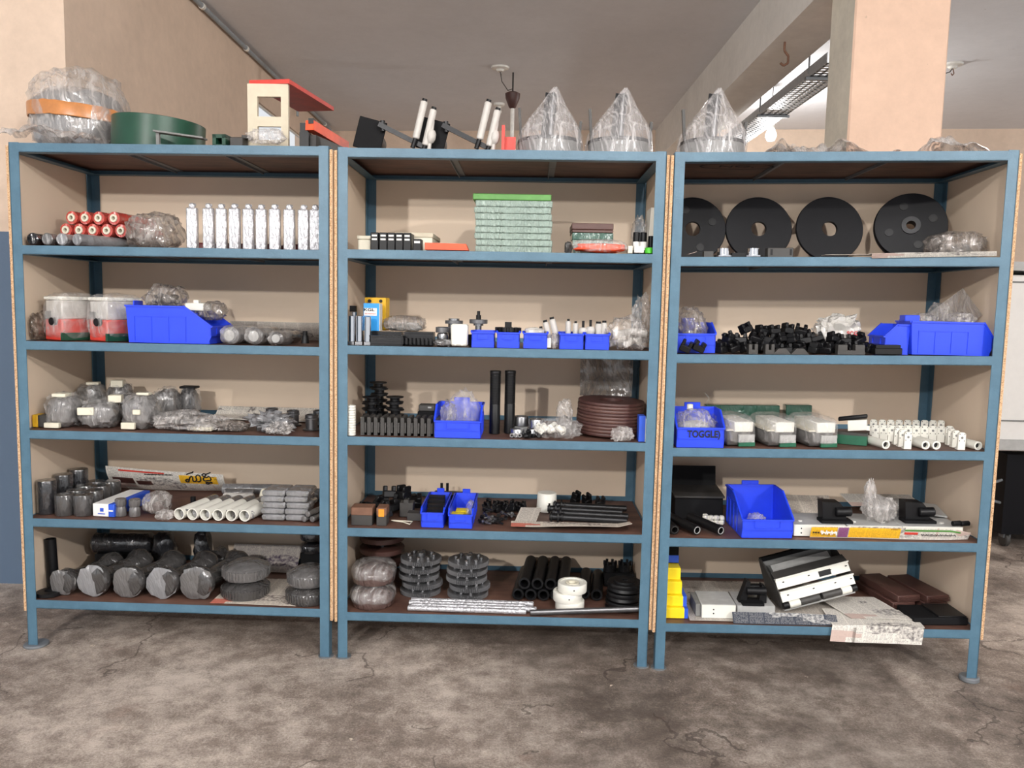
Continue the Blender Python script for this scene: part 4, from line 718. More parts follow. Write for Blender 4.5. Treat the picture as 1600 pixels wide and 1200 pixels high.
fl = []; rn = random.Random(11)
for j in range(16): x, y = rn.uniform(-.08, .085), rn.uniform(-.035, .03); a = rn.uniform(0, 6); pipe(b := BM(), (x, y, .02 + .02 * rn.random()), (x + .016 * math.cos(a), y + .016 * math.sin(a), .03 + .02 * rn.random()), .0125, .006, 14); fl.append(('white_cap', b, 'white_part'))
bag('cap_bag', 'clear bag of white round caps lying on the shelf front', S(1, 3, 872, .075), .19, .11, .078, 'polythene_thin', 191, fl, .14, .3, rz=-12)
b = BM(); blob(b, .05, .04, .075, 9, .2, .3, 3); bag('plastic_bag', 'upright clear bag of dark parts before the brown discs', S(1, 3, 881, .17), .065, .06, .14, 'polythene', 193, [('dark_parts', b, 'dark_grey')], .14, .4)
for j in range(10):
    lathe(b := BM(), [(.05, 0), (.132, 0), (.134, .003), (.134, .0095), (.132, .0125), (.05, .0125)], 44, TR((0, 0, .004), 1.2, 1.5, 0), closed=True)
    p_, yw = S(1, 3, 951 + (0, 1, 0, 1, 1, 2, 2, 3, 3, 4)[j], .20, .004 + .0132 * j); solo('brown_disc', 'brown fibre disc, ' + ORD[j] + ' up from the shelf in the stack', 'disc', b, 'bakelite' if j % 3 else 'maroon', (p_, yw), 'stack of brown discs')
t_ = thing('plastic_sheet', 'wide clear plastic sleeve standing on the brown disc stack against the back', 'plastic sheet', S(1, 3, 948, .42, .13)); part(t_, 'sleeve', sheet(BM(), .225, .19, 16, 12, lambda x, y: (x - .117, .05 * math.sin(x * 16) * .3 + .02 * noise.noise(Vector((x * 14, y * 14, 2))), y)), 'polythene_grey', smooth=60); b = BM(); box(b, (0, .02, -.065), (.2, .03, .13)); part(t_, 'stiff_insert', b, 'bakelite')
t_ = thing('blue_carton', 'blue and white carton in the corner behind the brown discs', 'carton', S(1, 3, 1003, .045, 0, .028)); box(b := BM(), (-.005, 0, .05), (.024, .05, .1)); part(t_, 'blue_side', b, 'box_blue'); box(b := BM(), (.014, 0, .045), (.016, .048, .09)); part(t_, 'white_side', b, 'card_white')
bag('plastic_bag', 'crumpled clear bag in the front corner before the brown discs', S(1, 3, 972, .033), .085, .05, .055, 'polythene', 197)
# ---- fifth shelf
def chunk(r, sh, u, ly, z, s_, seed, lb, name='black_part', m='black_plastic', g=None, cat='machined part'):
    """blackened fork-ended block"""
    b = BM(); w_, d_, h_ = s_; box(b, (0, 0, h_ * .3), (w_, d_, h_ * .6), bev=min(s_) * .08)
    for sx in (-1, 1): box(b, (sx * w_ * .33, 0, h_ * .78), (w_ * .3, d_ * .9, h_ * .46), bev=min(s_) * .06)
    cyl(b, (0, -d_ * .52, h_ * .3), (0, -d_ * .45, h_ * .3), h_ * .14, n=10); rn = random.Random(seed); Mx = TR((0, 0, 0), rn.uniform(-22, 22), rn.uniform(-25, 25), rn.uniform(-60, 60)); _put(b, b.verts, Mx); mn = min(v.co.z for v in b.verts)
    for v in b.verts: v.co.z -= mn
    return solo(name, lb, cat, b, m, S(r, sh, u, ly, z), g)
for i, (u, ly, z, s_) in enumerate(((598, .31, 0, (.06, .05, .05)), (622, .31, 0, (.06, .05, .055)), (646, .34, 0, (.07, .05, .05)), (588, .225, 0, (.05, .045, .055)), (612, .225, 0, (.06, .045, .05)), (608, .31, .040, (.055, .05, .05)), (630, .315, .042, (.05, .05, .055)), (640, .40, .0, (.07, .03, .03)), (560, .14, 0, (.03, .05, .06)), (575, .14, .0, (.03, .04, .055)), (590, .14, 0, (.03, .04, .05)), (606, .14, 0, (.03, .04, .045)))): chunk(1, 4, u, ly, z, s_, 300 + i, 'blackened fork-ended part in the heap beside the wooden blocks', g='heap of blackened parts')
for i, (u, w_) in enumerate(((565, .086), (596, .04))):
    t_ = thing('wood_block', ['wide brown-topped dark block at the shelf front', 'narrow brown-topped block with an orange label'][i], 'block', S(1, 4, u, .04)); box(b := BM(), (0, .03, .02), (w_ * .95, .06, .04)); part(t_, 'lower_block', b, 'dark_grey'); box(b := BM(), (0, .03, .056), (w_, .065, .032), bev=.002); part(t_, 'wooden_top', b, 'brown_wood')
    if i: box(b := BM(), (.0, -.0035, .052), (.022, .002, .03)); part(t_, 'orange_label', b, 'label_orange')
b = BM(); box(b, (0, 0, .03), (.055, .05, .06), bev=.002); box(b, (.0, -.02, .066), (.02, .02, .014)); solo('black_block', 'plain black square block standing alone before the blue bins', 'block', b, 'dark_grey', S(1, 4, 636, .20)); b = BM(); box(b, (0, 0, .015), (.075, .05, .03)); solo('black_flat_block', 'low black slab against the long blue bin', 'slab', b, 'dark_grey', S(1, 4, 652, .15))
path(b := BM(), [(-.05, .02, .003), (0, .0, .003), (.03, -.03, .003)], .0025); path(b, [(-.05, .022, .003), (.035, .012, .003), (.03, -.03, .003)], .002); solo('bent_wire', 'thin pale bent wire loop lying on the bare shelf', 'wire', b, 'ivory', S(1, 4, 630, .09))
bl = bin_('long narrow blue bin filled with black bars', S(1, 4, 682, .17), .088, .29, .075, .062, slope=.1, ribs=0)
for j in range(4): b = BM(); box(b, (0, 0, .006), (.072, .03, .012)); solo('black_bar', 'black bar lying across the long narrow blue bin, one of four', 'bar', b, 'black_plastic', S(1, 4, 682, .09 + .055 * j, .05 + .004 * j), 'black bars in the blue bin')
bin_('long blue bin with little yellow cartons', S(1, 4, 724, .165), .092, .29, .075, .058, slope=.1, ribs=4)
for i, (x, ly, z) in enumerate(((715, .10, .03), (722, .16, .03))): b = BM(); box(b, (0, 0, .016), (.05, .05, .032), bev=.001); solo('small_carton', ['little yellow carton lying nearest the front of the blue bin', 'little yellow carton standing deeper in the blue bin'][i], 'carton', b, 'card_yellow', S(1, 4, x, ly, z - .02)); 
bag('plastic_bag', 'small clear bag with metal tip beside the yellow cartons', S(1, 4, 735, .15, .008), .035, .12, .07, 'polythene', 203)
for i in range(9): a = (i * 37) % 50 - 25; a = (-16, 14, -4)[i // 3]; b = BM(); box(b, (0, 0, .008), (.14, .016, .016), rz=a); solo('black_stick', 'black square stick in the pile behind the blue bins', 'stick', b, 'black_steel', S(1, 4, 694 + 5 * (i % 3), .39 + .026 * (i % 3), .0165 * (i // 3)), 'pile of black sticks')
for i, u in enumerate((690, 699)): cyl(b := BM(), (0, 0, 0), (0, 0, .035), .006, n=10); solo('black_peg', 'short black peg standing on the stick pile, one of two', 'peg', b, 'black_plastic', S(1, 4, u, .42, .055), 'pegs on the stick pile')
rn = random.Random(21)
for i in range(22):
    u = 752 + rn.random() * 48; ly = .08 + rn.random() * .18; b = BM(); a = rn.uniform(0, 180); cyl(b, (-.018, 0, .008), (.012, 0, .010), .005, n=8); cyl(b, (.010, 0, .010), (.02, 0, .010), .009, n=6); _put(b, b.verts, TR((0, 0, 0), 0, 0, a))
    solo('loose_bolt', 'loose dark bolt in the scatter beside the blue bins', 'bolt', b, 'dull_steel' if i % 3 == 0 else 'black_steel', S(1, 4, u, ly, .012 * (i % 2)), 'scatter of loose bolts')
for i in range(10): chunk(1, 4, 762 + 13.5 * (i % 5), .29 + .055 * (i // 5), 0, (.032, .026, .034), 340 + i, 'small black clip in the heap behind the loose bolts', 'black_clip', g='heap of black clips', cat='clip')
lathe(b := BM(), [(0, 0), (.044, 0), (.0405, .075), (.038, .078), (0, .078)], 30); solo('white_cup', 'white upturned cup at the back of the shelf', 'cup', b, 'white_part', S(1, 4, 854, .34))
for i in range(4):
    t_ = thing('black_shaft', 'long black stepped shaft with discs at one end, one of four', 'shaft', S(1, 4, 858 + (0, 4, -3, 6)[i], (.10, .165, .23, .295)[i], .014), 'black stepped shafts', rz=-2); cyl(b := BM(), (0, 0, .022), (.31, 0, .016), .0135, n=16, bev=.002); part(t_, 'shaft_body', b, 'black_steel')
    for x, r_ in ((.008, .022), (.035, .03), (.05, .018)): cyl(b := BM(), (x - .004, 0, .022), (x + .004, 0, .022), r_ if i % 2 == 0 else r_ * .8, n=20, bev=.001); part(t_, 'disc', b, 'black_plastic')
fo = lambda x, y: (x, y, .004 + .010 * max(0, math.sin((x - .1) * 6)) * (1 - y / .09) + (.03 * max(0, x - .42) / .1) * (1 - y / .2) + .5 * ripple(.0015)(x, y))
news('newspaper', 'cream newspaper folded along the shelf front under the black shafts', S(1, 4, 798, .008, .014), .47, .075, 'newsprint_colour', fo, nx=40)
news('newspaper', 'newspaper corner with red-edged picture beside the discs of the shafts', S(1, 4, 803, .10, .003), .085, .13, 'newsprint', lambda x, y: (x + y * .2, y, .002 + .25 * y))
for i, u in enumerate((897, 917, 937)): chunk(1, 4, u, .42, .0, (.038, .03, .065 - .01 * i), 360 + i, ['black bracket standing at the back, by the white cup', 'black bracket in the middle of three at the back', 'black hooked bracket at the back near the rear post'][i], 'black_bracket', cat='bracket')
# ---- bottom shelf
for j in range(3):
    t_ = thing('brown_pulley', ['brown wheel at the bottom of the dark corner stack', 'brown wheel in the middle of the dark corner stack', 'brown wheel with bright hub on top of the corner stack'][j], 'wheel', S(1, 5, 597, .34, .09 + .052 * j), 'brown wheel stack'); lathe(b := BM(), [(.012, .012), (.05, .012), (.055, .004), (.092, 0), (.096, .004), (.096, .022), (.09, .026), (.012, .024)], 40, closed=True); part(t_, 'wheel_disc', b, 'bakelite'); pipe(b := BM(), (0, 0, 0), (0, 0, .052), .014, .008); part(t_, 'hub', b, 'steel')
b = BM(); cyl(b, (0, 0, 0), (0, 0, .09), .05, n=24); solo('black_drum', 'black drum under the brown wheel stack', 'drum', b, 'black_matte', S(1, 5, 597, .34))
for j in range(2): t_ = thing('wrapped_pulley', ['film-wrapped brown wheel lying on the shelf at the corner', 'film-wrapped brown wheel resting on another at the corner'][j], 'wheel', S(1, 5, 583 + 1.5 * j, .105 + .03 * j, .085 * j), 'film-wrapped brown wheels'); part(t_, 'wheel_body', wrapdisc(BM(), .086, .066, 0, j, .3), 'film_brown'); part(t_, 'film', blob(BM(), .182, .182, .088, 211 + j, .04, .35, 4), 'polythene_thin', smooth=60)
def gear(at, lb):
    t_ = thing('spur_gear', lb, 'gear', at, 'stacked spur gears'); b = BM(); n = 60; r0_, r1_ = .080, .086
    o_ = [((r1_ if i % 2 else r0_) * math.cos(math.pi * 2 * (i // 2 + (.25 if i % 2 else -.25) * 0 + (i % 2) * .5) / n), (r1_ if i % 2 else r0_) * math.sin(math.pi * 2 * (i // 2 + (i % 2) * .5) / n)) for i in range(2 * n)]
    prism(b, o_, 0, .017, TR((0, 0, .0), 90, 0, 0) @ Matrix.Scale(-1, 4, (0, 1, 0))); mn = min(v.co.z for v in b.verts)
    for v in b.verts: v.co.z -= mn
    part(t_, 'toothed_disc', b, 'gear_steel', smooth=20); pipe(b := BM(), (0, 0, .017), (0, 0, .036), .017, .009); part(t_, 'hub', b, 'steel')
    for j in range(8): a = j * math.pi / 4 + .3; cyl(b := BM(), (.053 * math.cos(a), .053 * math.sin(a), .017), (.053 * math.cos(a), .053 * math.sin(a), .0305), .0085, n=12, bev=.001); part(t_, 'pin', b, 'steel')
    return t_
g0 = None
for c_, (u, ly) in enumerate(((657, .25), (731, .23))):
    for j in range(5):
        lb = 'spur gear with steel pins, ' + ORD[j] + ' up in the stack ' + ['by the wrapped brown wheels', 'beside the black tubes'][c_]; at = S(1, 5, u + (0, 3, -2, -1, 1)[j], ly, .0335 * j)
        if g0 is None: g0 = gear(at, lb)
        else: twin(g0, at, lb, rz=17 * j)
for i in range(4): cyl(b := BM(), (0, 0, .012), (.47 + .03 * (i % 2), 0, .012), .011, n=12, bev=.003); solo('foil_rod', 'long rod wrapped in silver foil on the shelf front, one of four', 'rod', b, 'foil', S(1, 5, 637 + (0, 6, 2, 5)[i], .03 + .028 * i), 'foil-wrapped rods', rz=-.6)
def btube(u, z, L, ly, lb, g='pile of black tubes'): pipe(b := BM(), (0, 0, .0245), (.028, L, .0245), .0245, .0165); solo('black_tube', lb, 'tube', b, 'black_plastic', S(1, 5, u, ly, z), g)
for i, u in enumerate((809, 829, 849, 869)): btube(u, 0, .3, .175, 'thick black tube in the bottom layer of the pile, one of four')
for i, u in enumerate((819, 839.5, 860, 879)): btube(u, .0455, .3, .18, 'thick black tube in the upper layer of the pile, one of four')
for i, (u, z) in enumerate(((912, .006), (932, 0))): btube(u, z, .26, .19, ['thick black tube lying behind the white rings', 'thick black tube lowest of the pile beside the black wheels'][i])
b = BM(); box(b, (.01, .13, .02), (.12, .2, .04)); 
solo('black_slab', 'black slab under the back ends of the tubes', 'slab', b, 'black_matte', S(1, 5, 884, .22, 0)) if False else b.free()
for i in range(3):
    t_ = thing('white_ring', ['lowest white ring wheel of the stack on the shelf front', 'middle white ring wheel of the stack', 'white ring wheel on top of the stack'][i], 'ring', S(1, 5, (890, 886.5, 894)[i], .10, .037 * i), 'white ring wheels'); lathe(b := BM(), [(.040, .002), (.057, 0), (.0585, .003), (.0585, .034), (.057, .037), (.047, .037), (.046, .033), (.030, .033)], 40); part(t_, 'outer_ring', b, 'white_part'); lathe(b := BM(), [(.016, .004), (.026, .004), (.027, .036), (.024, .037), (.016, .034)], 30, closed=True); part(t_, 'inner_ring', b, 'ivory'); lathe(b := BM(), [(.024, .01), (.05, .01), (.05, .030), (.024, .030)], 36, closed=True); part(t_, 'web', b, 'white_part'); cyl(b := BM(), (.004, -.0586, .02), (.004, -.0575, .02), .003, n=8); part(t_, 'screw_hole', b, 'ink_black')
for i in range(2): b = BM(); lathe(b, [(.01, 0), (.027, 0), (.028, .02), (.03, .03), (.01, .03)], 24, closed=True); _ = [cyl(b, (.024 * math.cos(j * 1.05), .024 * math.sin(j * 1.05), .03), (.024 * math.cos(j * 1.05), .024 * math.sin(j * 1.05), .045), .006, n=8) for j in range(6)]; solo('black_coupling', ['black pinned coupling at the back next to the tubes', 'black pinned coupling at the back in the shelf corner'][i], 'coupling', b, 'black_steel', S(1, 5, (953, 976)[i], .40, .06))
b = BM(); box(b, (0, 0, .03), (.13, .07, .06)); solo('black_block', 'black block carrying the two couplings at the back', 'block', b, 'black_matte', S(1, 5, 966, .40))
for j in range(3): t_ = thing('black_pulley', ['black wheel at the bottom of the corner stack', 'black wheel in the middle of the corner stack', 'black wheel with slotted hub on top of the corner stack'][j], 'wheel', S(1, 5, 972 + 2 * j, .13, .038 * j), 'black wheel stack'); lathe(b := BM(), [(.01, .002), (.068, 0), (.07, .004), (.066, .014), (.07, .026), (.068, .032), (.045, .032), (.044, .038), (.01, .038)], 36, closed=True); part(t_, 'wheel_disc', b, 'black_plastic'); box(b := BM(), (.006, -.01, .0385), (.024, .006, .001)); part(t_, 'slot', b, 'ink_black')
cyl(b := BM(), (0, 0, .012), (.43, .015, .034), .0115, n=14, bev=.002); solo('steel_bar', 'long dark steel bar lying slantwise before the white rings', 'bar', b, 'dull_steel', S(1, 5, 828, .013, .0))
# ================================================================ rack three
# ---- on top
def crumple(w, d, amp, sd): return lambda x, y: (x, y, max(.002, amp * (.35 + noise.noise(Vector((x * 8 + sd, y * 9, sd))) + .8 * abs(noise.noise(Vector((x * 19 + sd, y * 19, sd)))))) * min(1, 6 * x / w, 6 * (w - x) / w))
news('plastic_sheet', 'low crumpled clear sheet lying along the rack top between the film cone and pillar', S(2, 0, 1186, .05), .52, .25, 'polythene', crumple(.55, .25, .05, 4), nx=60, ny=24, cat='plastic sheet')
news('plastic_sheet', 'crumpled clear sheet at the far end of the rack top past the pillar', S(2, 0, 1440, .05), .25, .22, 'polythene', crumple(.25, .22, .07, 9), nx=36, ny=24, cat='plastic sheet')
text(rack3, 'NO.', .05, (.27, .20, RACK[2]['sh'][0] - BOARD - .0116), (180, 0, 0), 'ink_black', 'board_print', sx=1.6)
bo = BM(); lathe(bo, [(.085, 0), (.09, 0), (.09, .0004), (.085, .0004)], 40, TR((.27, .20, RACK[2]['sh'][0] - BOARD - .0118)) @ Matrix.Diagonal((1.6, .7, 1, 1)), closed=True); part(rack3, 'board_print', bo, 'ink_black')
# ---- second shelf: four discs leaning on the back
def bigdisc(u, lb, thick=.016, holes=False, ry=0, ly=.36, hole=.031):
    t_ = thing('black_disc', lb, 'disc', S(2, 1, u, ly, thick * .25, .139), 'big black discs leaning on the back', rz=ry); R0 = .136; M = TR((0, 0, 0), 90 - 12, 0, 0) @ Matrix.Translation((0, R0, 0))
    lathe(b := BM(), [(hole, -thick / 2), (R0 - .002, -thick / 2), (R0, -thick / 2 + .002), (R0, thick / 2 - .002), (R0 - .002, thick / 2), (hole, thick / 2)], 64, M, closed=True); part(t_, 'disc_plate', b, 'navy_black')
    if holes:
        for a in (20, 110, 200, 290): cyl(b := BM(), M @ Vector((.085 * math.cos(R(a)), .085 * math.sin(R(a)), thick / 2)), M @ Vector((.085 * math.cos(R(a)), .085 * math.sin(R(a)), thick / 2 + .003)), .016, n=20); part(t_, 'boss', b, 'black_plastic')
    return t_, M
bigdisc(1077, 'black disc with raised bosses and cut centre hole, partly behind the rack post', holes=True); bigdisc(1186, 'plain black disc with round hole behind the two chrome rings'); bigdisc(1297, 'plain black disc with round hole, next to the thick turned disc')
t_, M = bigdisc(1420, 'thick black turned disc with bosses and hub, beside the grey bag', .040, True, -16, .33, .02); lathe(b := BM(), [(.018, .02), (.036, .02), (.036, .028), (.018, .028)], 28, M, closed=True); part(t_, 'hub_ring', b, 'black_steel'); lathe(b := BM(), [(.1362, -.006), (.1385, -.004), (.1385, .004), (.1362, .006)], 64, M); part(t_, 'rim_band', b, 'black_plastic')
for i, u in enumerate((1130, 1177)): t_ = thing('chrome_ring', ['chrome flanged ring before the boss-marked disc', 'chrome flanged ring before the plain disc, beside the grey block'][i], 'ring', S(2, 1, u, .07, .004)); lathe(b := BM(), [(.014, 0), (.034, 0), (.034, .005), (.024, .007), (.023, .031), (.014, .031)], 28, closed=True); part(t_, 'ring_body', b, 'chrome')
t_ = thing('grey_block', 'dark grey slotted block before the plain black disc', 'block', S(2, 1, 1217, .06)); box(b := BM(), (0, 0, .018), (.095, .04, .036), bev=.002); part(t_, 'block_body', b, 'dark_grey'); _ = [part(t_, 'slot', box(BM(), (x, -.0205, .02), (.008, .002, .022)), 'ink_black') for x in (-.033, .038)]
b = BM(); box(b, (0, 0, .012), (.035, .03, .024)); solo('dark_block', 'small dark block beside the chrome ring', 'block', b, 'dark_grey', S(2, 1, 1106, .07)); b = BM(); box(b, (0, 0, .01), (.05, .03, .02)); solo('dark_block', 'small black block between the two chrome rings', 'block', b, 'black_plastic', S(2, 1, 1153, .09))
b = BM(); blob(b, .13, .09, .06, 5, .15, .3, 3); bag('grey_bag', 'greyish clear bag slumped at the shelf end beside the thick disc', S(2, 1, 1517, .15, 0, .125), .215, .17, .105, 'polythene_grey', 301, [('contents', b, 'mid_grey')], .13, .3)
news('newspaper', 'printed newspaper strip folded over the shelf front below the thick disc', S(2, 1, 1361, .0, .004), .445, .12, 'newsprint_white', lambda x, y: (x, max(y - .053, -.007 - .001 * math.sin(x * 20)), (.006 - .35 * max(0, .043 - y) + .02 * x) if y < .045 else .006 + .02 * x + .4 * ripple(.002)(x, y)), nx=30, ny=16)
news('newspaper', 'small scrap of newspaper at the corner of the shelf', S(2, 1, 1076, .012, .004), .03, .05, 'newsprint_white', lambda x, y: (x, y, .006 + .3 * x)); news('newspaper', 'thin newspaper edge lying before the plain discs', S(2, 1, 1290, .012, .003), .19, .05, 'newsprint', lambda x, y: (x, y, .004 + .3 * ripple(.003)(x, y)))
# ---- third shelf
bin_('blue bin with a clear bag, at the post end of the black part pile', S(2, 2, 1080, .17), .15, .19, .115, .075, slope=.45, rz=0)
b = BM(); blob(b, .08, .08, .06, 5, .2, .3, 3, c=(0, 0, .01)); bag('plastic_bag', 'clear crumpled bag rising out of the blue bin by the post', S(2, 2, 1078, .16, .012), .12, .13, .165, 'polythene_grey', 311, [('parts', b, 'mid_grey')], .18, .0)
rn = random.Random(77); k_ = 0
for lay, ly, u0, n in ((0, .085, 1127, 12), (0, .145, 1127, 12), (0, .205, 1130, 8), (1, .115, 1137, 11), (1, .175, 1140, 7), (2, .145, 1168, 5), (0, .042, 1068, 2)):
    for j in range(n):
        k_ += 1; chunk(2, 2, u0 + 20.5 * j + rn.uniform(-1, 1), ly, .033 * lay, (rn.uniform(.040, .047), rn.uniform(.034, .040), rn.uniform(.034, .042)), 400 + k_, 'blackened slotted casting in the long pile along the shelf', 'black_casting', g='pile of blackened castings', cat='casting')
for i, u in enumerate((1177, 1203, 1330)):
    t_ = thing('slotted_block', ['dark block with upright slot at the pile front, by the arched castings', 'second slotted block at the pile front', 'wide grey-faced slotted block before the crumpled paper'][i], 'block', S(2, 2, u, .03), 'slotted blocks'); w_ = .034 if i < 2 else .1
    box(b := BM(), (0, .015, .008), (w_, .03, .016)); part(t_, 'block_foot', b, 'dark_grey')
    for sx in (-1, 1): box(b := BM(), (sx * w_ * .32, .015, .026), (w_ * .34, .03, .022)); part(t_, 'upright', b, 'dark_grey')
for i, u in enumerate((1222, 1250)): prism(b := BM(), [(-.034, 0), (.034, 0), (.014, .022), (-.012, .022)], 0, .03); solo('arched_casting', 'low trapezoid black casting at the pile front, one of two', 'casting', b, 'dark_grey', S(2, 2, u, .025), 'trapezoid castings')
t_ = thing('crumpled_paper', 'crumpled white printed paper bag standing in the black part pile', 'paper bag', S(2, 2, 1306, .25)); part(t_, 'paper', blob(BM(), .175, .13, .145, 321, .2, .4, 4, crease=1.5), 'film_white', smooth=25)
text(t_, 'SCG', .022, (.035, -.074, .075), (85, 0, -4), 'ink_red', bold=.0006); text(t_, 'Pune Hw', .018, (.04, -.074, .045), (85, 0, -4), 'ink_red')
bin_('smaller blue bin turned sideways, end against the large blue bin', S(2, 2, 1387, .13), .15, .09, .115, .07, rz=-90, slope=.5, ribs=0); bin_('large blue bin seen from its side at the end of the shelf', S(2, 2, 1480, .105, 0, .166), .135, .30, .125, .07, rz=90, slope=.12, tab=False)
b = BM(); box(b, (0, 0, .012), (.055, .05, .024), bev=.002); solo('blue_lug', 'blue plastic stacking lug standing up between the two side-on bins', 'lug', b, 'bin_blue', S(2, 2, 1421, .10, .125))
b = BM(); box(b, (0, 0, .012), (.10, .04, .024), bev=.002); box(b, (.0, 0, .03), (.09, .03, .012)); solo('black_flat_block', 'flat black slab lying before the smaller sideways bin', 'slab', b, 'black_plastic', S(2, 2, 1385, .035, .002))
for i, (u, ly, w_, h_, m) in enumerate(((1440, .16, .10, .05, 'polythene'), (1466, .19, .06, .09, 'polythene'), (1500, .10, .09, .055, 'polythene'))): bag('plastic_bag', ['low clear bag at the lug end of the large bin', 'upright clear bag in the middle of the large bin', 'shiny clear bag hanging over the large bin edge'][i], S(2, 2, u, ly, .105), w_, .1, h_, m, 330 + i)
t_ = thing('plastic_sheet', 'flat greyish plastic sleeve tilted up out of the large blue bin', 'plastic sheet', S(2, 2, 1492, .16, .07)); box(b := BM(), (0, 0, .085), (.15, .003, .13), ry=-38); part(t_, 'sleeve', b, 'polythene_grey')
# ---- fourth shelf
tb = bin_('blue bin marked TOGGLE in black pen', S(2, 3, 1087, .10), .178, .19, .135, .078, slope=.45, rz=0)
text(tb, 'TOGGLE)', .036, (.012, -.0985, .052), (90, 0, 0), 'ink_black', 'handwriting', sx=.82, bold=.0009)
b = BM(); blob(b, .12, .11, .07, 8, .2, .3, 3, c=(0, 0, .008)); bag('plastic_bag', 'clear bag of pale parts filling the marked blue bin', S(2, 3, 1084, .095, .012), .15, .15, .125, 'polythene', 341, [('pale_parts', b, 'light_grey')], .16, .3); cyl(b := BM(), (0, 0, 0), (0, 0, .022), .012, n=14, bev=.002); solo('white_plug', 'white round cap on top of the bag in the marked bin', 'bottle cap', b, 'white_part', S(2, 3, 1078, .13, .13))
for i, u in enumerate((1160, 1229, 1300)):
    t_ = thing('wrapped_unit', ['film-wrapped white and dark unit beside the marked blue bin', 'film-wrapped white and dark unit between two others', 'film-wrapped white and dark unit next to the black and white stapler'][i], 'wrapped unit', S(2, 3, (1160, 1224, 1288)[i], .06), 'film-wrapped units', rz=8); box(b := BM(), (0, .09, .075), (.075, .20, .04), bev=.003); part(t_, 'white_top', b, 'white_part'); box(b := BM(), (-.014, .09, .03), (.096, .18, .055), bev=.003); part(t_, 'dark_body', b, 'dark_grey'); box(b := BM(), (.012, -.006, .03), (.062, .012, .03)); part(t_, 'pin_block', b, 'light_grey'); box(b := BM(), (.012, -.008, .008), (.064, .012, .015)); part(t_, 'green_strip', b, 'pcb_green')
    box(b := BM(), (-.05, .09, .062), (.03, .18, .006)); part(t_, 'flange_strip', b, 'ivory'); f_ = blob(BM(), .136, .235, .118, 350 + i, .05, .75, 4); _ = [setattr(v, 'co', v.co + Vector((-.012, .085, 0))) for v in f_.verts]; part(t_, 'film', f_, 'polythene_thin', smooth=60)
for i, (u, ly, L) in enumerate(((1100, .40, .31), (1224, .42, .11))): b = BM(); box(b, (L / 2, 0, .06), (L, .05, .12), bev=.003); solo('green_bar', ['long film-wrapped dark green bar at the back above the wrapped units', 'shorter film-wrapped green bar at the back'][i], 'bar', b, 'film_green', S(2, 3, u, ly))
path(b := BM(), [(0, 0, 0), (.01, 0, .03), (-.01, 0, .05), (.005, 0, .03), (.02, 0, .012)], .0012, 6); solo('film_wisp', 'thin twisted wisp of film above the end of the green bar', 'film scrap', b, 'polythene', S(2, 3, 1104, .40, .12))
t_ = thing('stapler_tool', 'white tool with long black lever on a green base, beside the white brackets', 'tool', S(2, 3, 1336, .13), rz=0); Mx = Matrix.Diagonal((.62, .62, .9, 1)) @ TR((0, 0, 0), 0, 0, 152)
def tp(nm, c_, s_, m, **kw): b = BM(); box(b, c_, s_, **kw); _put(b, b.verts, Mx); part(t_, nm, b, m)
tp('green_base', (.02, 0, .02), (.18, .06, .04), 'pcb_green'); tp('grey_plate', (.02, 0, .046), (.18, .06, .012), 'dark_grey'); tp('white_body', (-.01, 0, .085), (.11, .036, .045), 'white_part', ry=5); tp('lever', (.02, 0, .116), (.17, .034, .018), 'black_plastic', ry=7, bev=.004); tp('nose', (-.072, 0, .075), (.02, .02, .02), 'white_part')
wb = None
def bracket(at, lb, h_=.066, w_=.027):
    t_ = thing('white_bracket', lb, 'bracket', at, 'rows of white brackets'); b = BM(); prism(b, [(-w_ / 2, 0), (w_ / 2, 0), (w_ / 2, h_ - .006), (w_ / 2 - .006, h_), (-w_ / 2 + .006, h_), (-w_ / 2, h_ - .006)], 0, .011); part(t_, 'face', b, 'white_part'); b = BM(); box(b, (0, .0165, .004), (w_, .011, .008)); part(t_, 'foot', b, 'white_part'); cyl(b := BM(), (0, -.0008, h_ * .7), (0, .0005, h_ * .7), .0045, n=14); part(t_, 'bore', b, 'mid_grey')
    for sx in (-1, 1):
        for z in (.52, .9): cyl(b := BM(), (sx * w_ * .33, -.0008, h_ * z), (sx * w_ * .33, .0005, h_ * z), .0018, n=8); part(t_, 'screw_hole', b, 'ink_black')
    return t_
for us, ly, lb in (([1364 + 13.2 * i for i in range(9)], .36, 'white drilled bracket in the back row of nine'), ([1367 + 12.8 * i for i in range(10)], .20, 'white drilled bracket in the middle row of ten')):
    for u in us:
        at = S(2, 3, u, ly, 0, .025)
        if wb is None: wb = bracket(at, lb)
        else: twin(wb, at, lb, rz=-28)
wb.rotation_euler.z += R(-28)
for g_, us in enumerate(((1402, 1409, 1418), (1486, 1493, 1502))):
    for i, u in enumerate(us): twin(wb, S(2, 3, u, .13 - .05 * i), 'white drilled bracket standing face-on in the front group ' + ['by the stapler tool', 'by the shelf end'][g_], rz=0)
for i, (u, dx) in enumerate(((1384, -.02), (1446, -.012), (1463, -.012), (1528, -.02))): t_ = thing('white_sleeve', 'white hollow sleeve lying end-on between the white brackets', 'sleeve', S(2, 3, u, .03), 'white sleeves'); pipe(b := BM(), (0, 0, .0165), (dx, .12, .0165), .0165, .0105); part(t_, 'sleeve_wall', b, 'white_part'); cyl(b := BM(), (dx * .1, .012, .0165), (dx * .11, .0135, .0165), .0108, n=16); part(t_, 'bore', b, 'ink_black')
